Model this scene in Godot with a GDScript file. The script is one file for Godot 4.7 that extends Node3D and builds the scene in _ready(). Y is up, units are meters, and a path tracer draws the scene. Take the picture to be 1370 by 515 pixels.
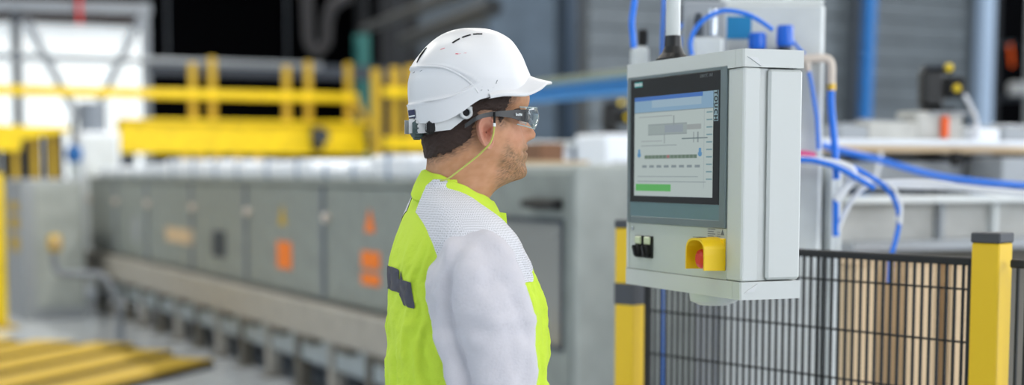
extends Node3D
# Factory hall: a worker in a hard hat reads an operator panel, a long oven line behind him.
# World: y up, -Z along the hall, +X across it. Camera 1.55 m above the floor.

const FOCAL := 2070.0                 # pixels, image 1370 x 515, lens axis at pixel (685, 430)
const CAM_H := 1.55
const YAW := 26.0
const PI2 := PI * 2.0
var PITCH := atan(199.0 / 2070.0)
var used := {}
var M := {}
var rng := RandomNumberGenerator.new()

func _ready():
	rng.seed = 7
	set_view()
	set_lights()
	materials()
	build_hall()
	build_background_left()
	build_background_middle()
	build_oven()
	build_right_machine()
	build_pneumatics()
	build_fence()
	build_panel()
	build_person()
	build_helmet()
	build_glasses()

# ------------------------------------------------------------------ view and light
func set_view():
	var cam := Camera3D.new()
	cam.name = "camera"
	add_child(cam)
	cam.position = Vector3(0, CAM_H, 0)
	cam.rotation = Vector3(-PITCH, deg_to_rad(-YAW), 0)
	var lens := CameraAttributesPhysical.new()
	lens.frustum_focal_length = 55.0
	lens.frustum_near = 0.1
	lens.frustum_far = 200.0
	lens.frustum_focus_distance = 2.86
	lens.exposure_aperture = 1.85
	cam.attributes = lens
	cam.near = 0.1
	cam.far = 200.0
	cam.set_frustum(0.1 * 515.0 / FOCAL, Vector2(0, 0.1 * 172.5 / FOCAL), 0.1, 200.0)
	var env := Environment.new()
	env.background_mode = Environment.BG_COLOR
	env.background_color = Color(0.02, 0.022, 0.026)
	env.tonemap_mode = Environment.TONE_MAPPER_LINEAR
	env.tonemap_exposure = 0.72
	env.sdfgi_enabled = true
	env.ssao_enabled = true
	env.ssil_enabled = true
	var we := WorldEnvironment.new()
	we.name = "surroundings"
	we.environment = env
	add_child(we)

func set_lights():
	# daylight through the high window band in the wall behind the camera (X from 1 to 13) and in the right wall
	area("daylight_window_rear", Vector3(7.0, 4.6, 8.6), Vector3(0, 0, -1), Vector2(11.6, 4.4), Color(0.98, 0.985, 1.0), 105.0)
	area("added_window_left", Vector3(-5.6, 4.6, -4.0), Vector3(1, 0, 0), Vector2(17.6, 4.4), Color(0.98, 1.0, 0.96), 8.0)  # fill light from an added left window, for faces turned that way
	area("daylight_window_side", Vector3(16.6, 4.6, -3.0), Vector3(-1, 0, 0), Vector2(11.6, 4.4), Color(0.97, 0.98, 1.0), 125.0)

func area(called, at_, towards, size, col, energy):
	var l := AreaLight3D.new()
	l.name = called
	l.area_size = size
	l.area_normalize_energy = true
	l.light_color = col
	l.light_energy = energy
	l.area_range = 60.0
	l.shadow_enabled = true
	add_child(l)
	l.position = at_
	var up := Vector3.UP if absf(towards.y) < 0.9 else Vector3.FORWARD
	l.look_at_from_position(at_, at_ + towards, up)
	return l

# ------------------------------------------------------------------ pixel -> place
func W(x: float, y: float, z: float) -> Vector3:      # right, up, depth as the camera's yaw sees them
	var a := deg_to_rad(YAW)
	return Vector3(x * cos(a) + z * sin(a), CAM_H + y, x * sin(a) - z * cos(a))

func ray(px: float, py: float) -> Vector3:            # with depth 1
	var dx := (px - 685.0) / FOCAL
	var dy := (430.0 - py) / FOCAL
	var y := dy * cos(PITCH) - sin(PITCH)
	var z := dy * sin(PITCH) + cos(PITCH)
	return W(dx / z, y / z, 1.0) - Vector3(0, CAM_H, 0)

func at(px: float, py: float, z: float) -> Vector3:
	return ray(px, py) * z + Vector3(0, CAM_H, 0)

func onpl(px: float, py: float, p0: Vector3, n: Vector3) -> Vector3:
	var r := ray(px, py)
	var c := Vector3(0, CAM_H, 0)
	return c + r * ((p0 - c).dot(n) / r.dot(n))

func onx(px, py, X): return onpl(px, py, Vector3(X, 0, 0), Vector3.RIGHT)
func onz(px, py, Z): return onpl(px, py, Vector3(0, 0, Z), Vector3.BACK)

# ------------------------------------------------------------------ mesh helpers
func mb() -> SurfaceTool:
	var st := SurfaceTool.new()
	st.begin(Mesh.PRIMITIVE_TRIANGLES)
	return st

func tri(st, a, b, c, na, nb, nc):
	var n: Vector3 = (b - a).cross(c - a)
	if n.dot(na + nb + nc) > 0.0:
		var t = b; b = c; c = t
		t = nb; nb = nc; nc = t
	st.set_normal(na); st.add_vertex(a)
	st.set_normal(nb); st.add_vertex(b)
	st.set_normal(nc); st.add_vertex(c)

func quad(st, a, b, c, d, out):
	var n: Vector3 = (c - a).cross(d - b).normalized()
	if n.dot(out) < 0.0: n = -n
	tri(st, a, b, c, n, n, n)
	tri(st, a, c, d, n, n, n)

func box(st, c: Vector3, s: Vector3, bev := 0.0, bs := Basis.IDENTITY):
	var h := s * 0.5
	bev = minf(bev, minf(h.x, minf(h.y, h.z)) * 0.9)
	for i in 3:
		var j := (i + 1) % 3
		var k := (i + 2) % 3
		for sg in [-1.0, 1.0]:
			var v := []
			for q in [[-1, -1], [1, -1], [1, 1], [-1, 1]]:
				var p := Vector3.ZERO
				p[i] = sg * h[i]; p[j] = q[0] * (h[j] - bev); p[k] = q[1] * (h[k] - bev)
				v.append(c + bs * p)
			var o := Vector3.ZERO
			o[i] = sg
			quad(st, v[0], v[1], v[2], v[3], bs * o)
			if bev > 0.0:
				for sj in [-1.0, 1.0]:
					var e := []
					for q in [[0, -1], [0, 1], [1, 1], [1, -1]]:
						var p := Vector3.ZERO
						p[i] = sg * (h[i] - (bev if q[0] else 0.0)); p[j] = sj * (h[j] - (0.0 if q[0] else bev)); p[k] = q[1] * (h[k] - bev)
						e.append(c + bs * p)
					var o2 := Vector3.ZERO
					o2[i] = sg; o2[j] = sj
					quad(st, e[0], e[1], e[2], e[3], bs * o2)
	if bev > 0.0:
		for a in [-1.0, 1.0]:
			for b in [-1.0, 1.0]:
				for d in [-1.0, 1.0]:
					var g := Vector3(a, b, d)
					var n := (bs * g).normalized()
					var p0 := c + bs * (g * (h - Vector3(0, bev, bev)))
					var p1 := c + bs * (g * (h - Vector3(bev, 0, bev)))
					var p2 := c + bs * (g * (h - Vector3(bev, bev, 0)))
					tri(st, p0, p1, p2, n, n, n)
	return st

func bx(c, s, bev := 0.0, bs := Basis.IDENTITY): return box(mb(), c, s, bev, bs)

func span(st, a: Vector3, b: Vector3, bev := 0.0): return box(st, (a + b) * 0.5, (b - a).abs(), bev)

func bar(st, a: Vector3, b: Vector3, w: float, t: float, bev := 0.0, up := Vector3.UP):
	var y := (b - a).normalized()
	var x := up.cross(y)
	if x.length() < 0.01: x = Vector3.RIGHT.cross(y)
	if x.length() < 0.01: x = Vector3.BACK.cross(y)
	x = x.normalized()
	box(st, (a + b) * 0.5, Vector3(w, (b - a).length(), t), bev, Basis(x, y, x.cross(y)))
	return st

func smooth(pts: Array, n := 6) -> Array:
	var r := []
	for i in pts.size() - 1:
		var p0 = pts[maxi(i - 1, 0)]; var p1 = pts[i]; var p2 = pts[i + 1]; var p3 = pts[mini(i + 2, pts.size() - 1)]
		for k in n:
			var t := float(k) / n
			r.append(0.5 * ((2.0 * p1) + (p2 - p0) * t + (2.0 * p0 - 5.0 * p1 + 4.0 * p2 - p3) * t * t + (3.0 * p1 - p0 - 3.0 * p2 + p3) * t * t * t))
	r.append(pts[-1])
	return r

func tube(st, pts: Array, rad, seg := 10, caps := true):
	var n := pts.size()
	var x := Vector3.ZERO
	var rings := []
	var norms := []
	for i in n:
		var d: Vector3 = (pts[mini(i + 1, n - 1)] - pts[maxi(i - 1, 0)]).normalized()
		if i == 0:
			x = d.cross(Vector3.UP if absf(d.y) < 0.9 else Vector3.RIGHT).normalized()
		else:
			x = (x - d * x.dot(d)).normalized()
		var y := d.cross(x)
		var r: float = rad[i] if rad is Array else rad
		var ring := []
		var nn := []
		for k in seg:
			var a := PI2 * k / seg
			var o := x * cos(a) + y * sin(a)
			ring.append(pts[i] + o * r); nn.append(o)
		rings.append(ring); norms.append(nn)
	for i in n - 1:
		for k in seg:
			var l := (k + 1) % seg
			tri(st, rings[i][k], rings[i + 1][k], rings[i + 1][l], norms[i][k], norms[i + 1][k], norms[i + 1][l])
			tri(st, rings[i][k], rings[i + 1][l], rings[i][l], norms[i][k], norms[i + 1][l], norms[i][l])
	if caps:
		for e in [0, n - 1]:
			var d: Vector3 = (pts[0] - pts[1]).normalized() if e == 0 else (pts[n - 1] - pts[n - 2]).normalized()
			for k in seg:
				tri(st, pts[e], rings[e][k], rings[e][(k + 1) % seg], d, d, d)
	return st

func lathe(st, prof: Array, seg := 24, xf := Transform3D.IDENTITY):   # Vector2(radius, height) about local y
	var n := prof.size()
	for i in n - 1:
		var d: Vector2 = prof[i + 1] - prof[i]
		if d.length() < 1e-6: continue
		var nr := Vector2(d.y, -d.x).normalized()
		for k in seg:
			var a := PI2 * k / seg
			var b := PI2 * (k + 1) / seg
			var na := xf.basis * Vector3(nr.x * cos(a), nr.y, nr.x * sin(a))
			var nb := xf.basis * Vector3(nr.x * cos(b), nr.y, nr.x * sin(b))
			var p0 := xf * Vector3(prof[i].x * cos(a), prof[i].y, prof[i].x * sin(a))
			var p1 := xf * Vector3(prof[i + 1].x * cos(a), prof[i + 1].y, prof[i + 1].x * sin(a))
			var p2 := xf * Vector3(prof[i + 1].x * cos(b), prof[i + 1].y, prof[i + 1].x * sin(b))
			var p3 := xf * Vector3(prof[i].x * cos(b), prof[i].y, prof[i].x * sin(b))
			tri(st, p0, p1, p2, na, na, nb)
			tri(st, p0, p2, p3, na, nb, nb)
	return st

func extrude(st, poly: PackedVector2Array, z0: float, z1: float, xf := Transform3D.IDENTITY):
	var ix := Geometry2D.triangulate_polygon(poly)
	for z in [[z0, -1.0], [z1, 1.0]]:
		var n: Vector3 = xf.basis * Vector3(0, 0, z[1] * signf(z1 - z0))
		for t in range(0, ix.size(), 3):
			tri(st, xf * v3(poly[ix[t]], z[0]), xf * v3(poly[ix[t + 1]], z[0]), xf * v3(poly[ix[t + 2]], z[0]), n, n, n)
	var ccw := not Geometry2D.is_polygon_clockwise(poly)
	for i in poly.size():
		var a := poly[i]
		var b := poly[(i + 1) % poly.size()]
		var o := Vector2(b.y - a.y, a.x - b.x) * (1.0 if ccw else -1.0)
		quad(st, xf * v3(a, z0), xf * v3(b, z0), xf * v3(b, z1), xf * v3(a, z1), xf.basis * v3(o, 0))
	return st

func v3(p: Vector2, z: float) -> Vector3: return Vector3(p.x, p.y, z)

func obj(called, shape, mat, parent = null):
	var o := MeshInstance3D.new()
	o.name = called if parent else numbered(called)
	o.mesh = shape.commit() if shape is SurfaceTool else shape
	o.material_override = M[mat] if mat is String else mat
	(parent if parent else self).add_child(o, true)
	return o

func numbered(called: String) -> String:
	if not used.has(called):
		used[called] = 0
		return called
	used[called] += 1
	return "%s_%03d" % [called, used[called]]

func thing(called, label, category, pos := Vector3.ZERO, turn := 0.0, group := ""):
	var o := Node3D.new()
	o.name = numbered(called)
	add_child(o)
	o.position = pos
	o.rotation.y = turn
	tag(o, label, category, group)
	return o

func tag(o, label, category, group := ""):
	o.set_meta("label", label)
	o.set_meta("category", category)
	if group: o.set_meta("group", group)
	return o

func struct(o):
	o.set_meta("kind", "structure")
	return o

func one(called, label, category, shape, mat, group := ""):
	return tag(obj(called, shape, mat), label, category, group)

func text_mesh(s: String, height: float, depth := 0.0006, bold := false) -> TextMesh:
	var t := TextMesh.new()
	var fnt := SystemFont.new()
	fnt.font_names = PackedStringArray(["Droid Sans"])
	if bold: fnt.font_weight = 700
	t.font = fnt
	t.text = s
	t.font_size = 64
	t.pixel_size = height / 46.0
	t.depth = depth
	return t

func written(parent, called, s, height, mat, xf: Transform3D, bold := false):
	var o := MeshInstance3D.new()
	o.name = called
	o.mesh = text_mesh(s, height, 0.0006, bold)
	o.material_override = M[mat]
	parent.add_child(o, true)
	o.transform = xf
	return o

func interp(tab: Array, x: float) -> float:            # piecewise smooth lookup in [[x, y], ...] sorted by x
	if x <= tab[0][0]: return tab[0][1]
	var n := tab.size()
	if x >= tab[n - 1][0]: return tab[n - 1][1]
	for i in n - 1:
		if x <= tab[i + 1][0]:
			var x1: float = tab[i][0]
			var x2: float = tab[i + 1][0]
			var y1: float = tab[i][1]
			var y2: float = tab[i + 1][1]
			var h := x2 - x1
			var s := (y2 - y1) / h
			var m1 := s
			var m2 := s
			if i > 0:
				var sp: float = (y1 - tab[i - 1][1]) / (x1 - tab[i - 1][0])
				m1 = 0.0 if sp * s <= 0.0 else 2.0 * sp * s / (sp + s)
			if i < n - 2:
				var sn: float = (tab[i + 2][1] - y2) / (tab[i + 2][0] - x2)
				m2 = 0.0 if sn * s <= 0.0 else 2.0 * sn * s / (sn + s)
			var t := (x - x1) / h
			return (2 * t * t * t - 3 * t * t + 1) * y1 + (t * t * t - 2 * t * t + t) * h * m1 + (-2 * t * t * t + 3 * t * t) * y2 + (t * t * t - t * t) * h * m2
	return tab[n - 1][1]

func poly_dist(poly: PackedVector2Array, p: Vector2) -> float:   # negative inside
	var d := 1e9
	var inside := false
	var n := poly.size()
	var j := n - 1
	for i in n:
		var a := poly[i]
		var b := poly[j]
		var e := b - a
		var w := p - a
		d = minf(d, (w - e * clampf(w.dot(e) / e.dot(e), 0.0, 1.0)).length_squared())
		if (a.y > p.y) != (b.y > p.y) and p.x < (b.x - a.x) * (p.y - a.y) / (b.y - a.y) + a.x:
			inside = not inside
		j = i
	return -sqrt(d) if inside else sqrt(d)

# a grid of points [row][col], closed round the columns: list of [p0, p1, p2, n0, n1, n2, c0, c1, c2]
func grid_tris(g: Array, closed := true, cols = null) -> Array:
	var nr := g.size()
	var nc: int = g[0].size()
	var nn := []
	for i in nr:
		var row := []
		for k in nc:
			var kp := (k + 1) % nc if closed else mini(k + 1, nc - 1)
			var km := (k - 1 + nc) % nc if closed else maxi(k - 1, 0)
			var a: Vector3 = g[i][kp] - g[i][km]
			var b: Vector3 = g[mini(i + 1, nr - 1)][k] - g[maxi(i - 1, 0)][k]
			row.append(a.cross(b).normalized())
		nn.append(row)
	var out := []
	for i in nr - 1:
		for k in (nc if closed else nc - 1):
			var l := (k + 1) % nc
			var q := [[i, k], [i + 1, k], [i + 1, l], [i, l]]
			for t in [[0, 1, 2], [0, 2, 3]]:
				var r := []
				for e in t: r.append(g[q[e][0]][q[e][1]])
				for e in t: r.append(nn[q[e][0]][q[e][1]])
				if cols != null:
					for e in t: r.append(cols[q[e][0]][q[e][1]])
				out.append(r)
	return out

func clip(tris: Array, f: Callable) -> Array:           # keeps f < 0
	var out := []
	for t in tris:
		var d := [f.call(t[0]), f.call(t[1]), f.call(t[2])]
		var ins := int(d[0] < 0) + int(d[1] < 0) + int(d[2] < 0)
		if ins == 3: out.append(t)
		elif ins > 0:
			var ps := []
			var ns := []
			for i in 3:
				var j := (i + 1) % 3
				if d[i] < 0:
					ps.append(t[i]); ns.append(t[3 + i])
				if (d[i] < 0) != (d[j] < 0):
					var s: float = d[i] / (d[i] - d[j])
					ps.append(t[i].lerp(t[j], s)); ns.append(t[3 + i].lerp(t[3 + j], s).normalized())
			out.append([ps[0], ps[1], ps[2], ns[0], ns[1], ns[2]])
			if ps.size() == 4: out.append([ps[0], ps[2], ps[3], ns[0], ns[2], ns[3]])
	return out

func add_tris(st, tris: Array, lift := 0.0, colored := false):
	for t in tris:
		var ord := [0, 1, 2]
		if (t[1] - t[0]).cross(t[2] - t[0]).dot(t[3] + t[4] + t[5]) > 0.0: ord = [0, 2, 1]
		for e in ord:
			if colored: st.set_color(t[6 + e])
			st.set_normal(t[3 + e])
			st.add_vertex(t[e] + t[3 + e] * lift)
	return st

# ------------------------------------------------------------------ materials
func mat(key, c, rough := 0.6, metal := 0.0, extra := {}):
	var m := StandardMaterial3D.new()
	m.resource_name = key
	m.albedo_color = c if c is Color else Color(c)
	m.roughness = rough
	m.metallic = metal
	for k in extra: m.set(k, extra[k])
	M[key] = m
	return m

func noise_tex(freq: float, lo: Color, hi: Color, size := 256, kind := FastNoiseLite.TYPE_SIMPLEX_SMOOTH, sd := 1, bump := false) -> NoiseTexture2D:
	var n := FastNoiseLite.new()
	n.noise_type = kind
	n.seed = sd
	n.frequency = freq
	n.fractal_octaves = 4
	var t := NoiseTexture2D.new()
	t.width = size; t.height = size
	t.seamless = true
	t.noise = n
	if not bump:
		var g := Gradient.new()
		g.set_color(0, lo); g.set_color(1, hi)
		t.color_ramp = g
	return t

func tri_mat(m, tex, scale):
	m.albedo_texture = tex
	m.uv1_triplanar = true
	m.uv1_world_triplanar = true
	m.uv1_scale = Vector3.ONE * scale
	return m

func materials():
	# general metal / paint; a slight mottling on the big ones
	var mot := noise_tex(0.02, Color(0.88, 0.88, 0.88), Color(1, 1, 1))
	tri_mat(mat("floor", Color(0.88, 0.91, 0.94), 0.14), noise_tex(0.03, Color(0.8, 0.8, 0.8), Color(1, 1, 1), 512), 0.35)
	tri_mat(mat("oven", Color(0.69, 0.715, 0.70), 0.45), mot, 0.8)
	tri_mat(mat("oven_door", Color(0.57, 0.60, 0.585), 0.42), mot, 1.1)
	tri_mat(mat("oven_beam", Color(0.68, 0.665, 0.63), 0.6), mot, 0.9)
	tri_mat(mat("pale_beam", Color(0.74, 0.78, 0.79), 0.5), mot, 0.9)
	mat("dark_leg", Color(0.40, 0.385, 0.35), 0.6)
	mat("dark_rubber", Color(0.13, 0.13, 0.13), 0.8)
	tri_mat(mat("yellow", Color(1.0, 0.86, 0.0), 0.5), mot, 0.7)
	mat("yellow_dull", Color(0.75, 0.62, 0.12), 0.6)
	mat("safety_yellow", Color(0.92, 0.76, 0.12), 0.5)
	tri_mat(mat("white_clad", Color(0.93, 0.95, 0.95), 0.5), mot, 0.3)
	mat("white_pack", Color(0.93, 0.95, 0.98), 0.4)
	mat("grey_steel", Color(0.50, 0.53, 0.57), 0.5, 0.2)
	mat("dark_steel", Color(0.22, 0.25, 0.29), 0.5, 0.2)
	mat("black", Color(0.035, 0.037, 0.04), 0.45)
	mat("matt_black", Color(0.05, 0.05, 0.055), 0.8)
	mat("wall_dark", Color(0.10, 0.115, 0.14), 0.9)
	mat("unlit_wall_black", Color(0.02, 0.024, 0.035), 0.95, 0.0, {"metallic_specular": 0.15})  # near-black colour stands in for the unlit end of the hall
	tri_mat(mat("wall_blue", Color(0.28, 0.325, 0.375), 0.7), mot, 0.3)
	tri_mat(mat("wall_light", Color(0.34, 0.41, 0.49), 0.7), mot, 0.3)
	tri_mat(mat("cladding", Color(0.325, 0.36, 0.39), 0.6), mot, 0.4)
	mat("wall_plain", Color(0.62, 0.65, 0.68), 0.8)
	mat("ceiling", Color(0.42, 0.44, 0.46), 0.8)
	mat("teal", Color(0.13, 0.36, 0.36), 0.5)
	mat("navy", Color(0.15, 0.22, 0.30), 0.6)
	mat("blue_paint", Color(0.22, 0.54, 0.80), 0.5)
	mat("blue_post", Color(0.02, 0.36, 0.62), 0.45)
	mat("olive_paint", Color(0.52, 0.56, 0.48), 0.6)
	mat("blue_grey", Color(0.56, 0.64, 0.74), 0.6)
	mat("orange", Color(0.92, 0.36, 0.05), 0.5)
	mat("sticker_orange", Color(0.96, 0.50, 0.14), 0.5)
	mat("cardboard", Color(0.50, 0.36, 0.27), 0.8)
	mat("wood_pale", Color(0.80, 0.70, 0.56), 0.7)
	mat("hose_blue", Color(0.09, 0.46, 0.90), 0.35)
	mat("cap_blue", Color(0.0, 0.38, 0.82), 0.35)
	mat("label_blue", Color(0.0, 0.50, 0.72), 0.4)
	mat("cable_white", Color(0.88, 0.89, 0.91), 0.5)
	mat("pink", Color(0.86, 0.34, 0.56), 0.5)
	tri_mat(mat("cabinet_white", Color(0.84, 0.86, 0.86), 0.45), mot, 1.0)
	mat("brass", Color(0.80, 0.66, 0.28), 0.35, 0.6)
	mat("beige_fit", Color(0.84, 0.79, 0.74), 0.5)
	mat("chrome", Color(0.75, 0.77, 0.79), 0.25, 0.9)
	tri_mat(mat("machine_grey", Color(0.77, 0.77, 0.75), 0.55), mot, 1.0)
	mat("machine_mid", Color(0.62, 0.64, 0.66), 0.5, 0.1)
	mat("fence_black", Color(0.045, 0.055, 0.06), 0.5)
	mat("post_cap", Color(0.27, 0.28, 0.30), 0.6)
	# operator panel
	mat("housing", Color(0.80, 0.815, 0.805), 0.42)
	mat("front_plate", Color(0.76, 0.785, 0.76), 0.45)
	mat("bezel", Color(0.44, 0.49, 0.50), 0.4, 0.2)
	mat("bezel_strip", Color(0.40, 0.51, 0.53), 0.35, 0.1)
	mat("screen_black", Color(0.03, 0.036, 0.04), 0.18)
	mat("ink", Color(0.05, 0.06, 0.07), 0.6)
	mat("ink_grey", Color(0.42, 0.44, 0.45), 0.6)
	mat("print_white", Color(0.92, 0.94, 0.94), 0.5)
	mat("logo_teal", Color(0.0, 0.60, 0.58), 0.4)
	mat("inlay", Color(0.62, 0.72, 0.76), 0.4)
	mat("estop_yellow", Color(0.96, 0.80, 0.06), 0.4)
	mat("estop_red", Color(0.86, 0.20, 0.12), 0.4)
	mat("switch_pale", Color(0.82, 0.86, 0.72), 0.4)
	# worker
	mat("skin", Color(1, 1, 1), 0.52, 0.0, {"vertex_color_use_as_albedo": true, "subsurf_scatter_enabled": true, "subsurf_scatter_strength": 0.12})
	var hr: StandardMaterial3D = mat("hair", Color(0.27, 0.19, 0.15), 0.75)
	hr.albedo_texture = noise_tex(0.25, Color(0.55, 0.5, 0.48), Color(1, 1, 1), 256, FastNoiseLite.TYPE_SIMPLEX_SMOOTH, 5)
	hr.uv1_triplanar = true
	hr.uv1_scale = Vector3(14, 5, 14)
	var cloth := noise_tex(0.35, Color(0.93, 0.93, 0.93), Color(1, 1, 1), 256, FastNoiseLite.TYPE_SIMPLEX_SMOOTH, 9)
	var weave := noise_tex(0.09, Color.BLACK, Color.WHITE, 256, FastNoiseLite.TYPE_SIMPLEX_SMOOTH, 12, true)
	for c in [["hivis", Color(0.83, 0.94, 0.26)], ["sleeve_grey", Color(0.83, 0.82, 0.845)], ["trouser", Color(0.16, 0.18, 0.22)]]:
		var m: StandardMaterial3D = mat(c[0], c[1], 0.85)
		m.albedo_texture = cloth
		m.uv1_triplanar = true
		m.uv1_scale = Vector3.ONE * 6.0
		m.heightmap_enabled = true
		m.heightmap_texture = weave
		m.heightmap_scale = 0.06
	var yk: StandardMaterial3D = mat("yoke_grey", Color(0.87, 0.87, 0.89), 0.85)
	yk.albedo_texture = dots(64)
	yk.uv1_triplanar = true
	yk.uv1_scale = Vector3.ONE * 62.0
	mat("reflector", Color(0.30, 0.30, 0.34), 0.5, 0.3)
	mat("button_pearl", Color(0.80, 0.90, 0.45), 0.3)
	mat("shoe", Color(0.08, 0.08, 0.08), 0.6)
	mat("helmet", Color(0.89, 0.89, 0.895), 0.40)
	mat("helmet_band", Color(0.82, 0.83, 0.83), 0.4)
	mat("slot_dark", Color(0.05, 0.05, 0.055), 0.8)
	mat("ratchet", Color(0.22, 0.30, 0.30), 0.45)
	mat("sticker_blue", Color(0.10, 0.13, 0.30), 0.5)
	mat("scuff_red", Color(0.88, 0.36, 0.42), 0.6)
	mat("temple_grey", Color(0.20, 0.20, 0.20), 0.35)
	mat("lens_clear", Color(0.85, 0.92, 0.92, 0.05), 0.05, 0.0, {"transparency": BaseMaterial3D.TRANSPARENCY_ALPHA})
	mat("cord_yellow", Color(0.74, 0.76, 0.38), 0.7)
	mat("eye_white", Color(0.85, 0.83, 0.80), 0.2)
	mat("eye_dark", Color(0.12, 0.08, 0.05), 0.2)
	# luminous
	mat("window_glow", Color(0.9, 0.95, 1.0), 0.5, 0.0, {"emission_enabled": true, "emission": Color(0.92, 0.96, 1.0), "emission_energy_multiplier": 1.0})
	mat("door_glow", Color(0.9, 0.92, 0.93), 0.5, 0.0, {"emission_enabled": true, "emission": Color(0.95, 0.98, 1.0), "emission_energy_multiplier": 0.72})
	mat("lamp_glow", Color(1, 1, 1), 0.5, 0.0, {"emission_enabled": true, "emission": Color(1.0, 0.98, 0.94), "emission_energy_multiplier": 2.0})

func dots(n: int) -> ImageTexture:        # woven mesh fabric: small darker holes
	var im := Image.create(n, n, false, Image.FORMAT_RGB8)
	for y in n:
		for x in n:
			var u := fposmod(float(x) / n * 4.0 + (0.5 if int(float(y) / n * 4.0) % 2 else 0.0), 1.0) - 0.5
			var v := fposmod(float(y) / n * 4.0, 1.0) - 0.5
			var d := sqrt(u * u + v * v)
			var g := lerpf(0.66, 1.0, smoothstep(0.14, 0.34, d))
			im.set_pixel(x, y, Color(g, g, g))
	return ImageTexture.create_from_image(im)

# ------------------------------------------------------------------ the hall
func wall_with_opening(called, axis: int, c: float, thick: float, u0: float, u1: float, o0: float, o1: float, y0: float, y1: float, H: float, material_):
	var st := mb()
	for r in [[u0, u1, 0.0, y0], [u0, u1, y1, H], [u0, o0, y0, y1], [o1, u1, y0, y1]]:
		var a := Vector3(r[0], r[2], c)
		var b := Vector3(r[1], r[3], c + thick)
		if axis == 0:
			a = Vector3(c, r[2], r[0]); b = Vector3(c + thick, r[3], r[1])
		span(st, a, b)
	return struct(obj(called, st, material_))

func build_hall():
	struct(obj("floor", span(mb(), Vector3(-6.3, -0.2, -32.3), Vector3(17.3, 0, 9.3)), "floor"))
	struct(obj("ceiling", span(mb(), Vector3(-6.3, 8.5, -32.3), Vector3(17.3, 8.7, 9.3)), "ceiling"))
	wall_with_opening("wall_left", 0, -6.3, 0.3, -32.3, 9.3, -13.0, 5.0, 2.2, 7.0, 8.5, "wall_plain")
	var w3 = struct(obj("added_window_3", span(mb(), Vector3(-6.14, 2.2, -13), Vector3(-6.1, 7, 5)), "window_glow"))  # unseen glowing window, added to bring light from the left
	for k in 10: obj("window_frame", bx(Vector3(-6.05, 4.6, -13.0 + 2.0 * k), Vector3(0.08, 4.8, 0.08)), "grey_steel", w3)
	struct(obj("wall_back", span(mb(), Vector3(-6, 0, -32.3), Vector3(17, 8.5, -32)), "unlit_wall_black"))
	wall_with_opening("wall_front", 2, 9.0, 0.3, -6.0, 17.0, 1.0, 13.0, 2.2, 7.0, 8.5, "wall_plain")
	wall_with_opening("wall_right", 0, 17.0, 0.3, -32.0, 9.0, -9.0, 3.0, 2.2, 7.0, 8.5, "wall_plain")
	var w1 = struct(obj("window_1", span(mb(), Vector3(1, 2.2, 9.1), Vector3(13, 7, 9.14)), "window_glow"))
	var w2 = struct(obj("window_2", span(mb(), Vector3(17.1, 2.2, -9), Vector3(17.14, 7, 3)), "window_glow"))
	for k in 7:
		obj("window_frame", bx(Vector3(1.0 + 2.0 * k, 4.6, 9.05), Vector3(0.08, 4.8, 0.08)), "grey_steel", w1)
		obj("window_frame", bx(Vector3(17.05, 4.6, -9.0 + 2.0 * k), Vector3(0.08, 4.8, 0.08)), "grey_steel", w2)
	for x in [0.4, 6.5, 11.0, 15.2]:
		for z in [3.0, -2.0, -7.0, -12.0, -18.0, -24.0]:
			var t = thing("high_bay_lamp", "white strip lamp hanging in rows under the hall ceiling", "lamp", Vector3(x, 7.2, z), 0.0, "strip lamps under the ceiling")
			obj("housing", bx(Vector3(0, 0.06, 0), Vector3(0.5, 0.1, 2.4), 0.02), "grey_steel", t)
			obj("diffuser", bx(Vector3(0, 0.0, 0), Vector3(0.44, 0.02, 2.34)), "lamp_glow", t)
			for dz in [-0.9, 0.9]:
				obj("hanger", tube(mb(), [Vector3(0, 0.11, dz), Vector3(0, 1.3, dz)], 0.01, 6), "grey_steel", t)
			area("strip_light", Vector3(x, 7.17, z), Vector3.DOWN, Vector2(0.44, 2.34), Color(1.0, 0.98, 0.94), 10.0 if z > -10.0 else 32.0)

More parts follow.
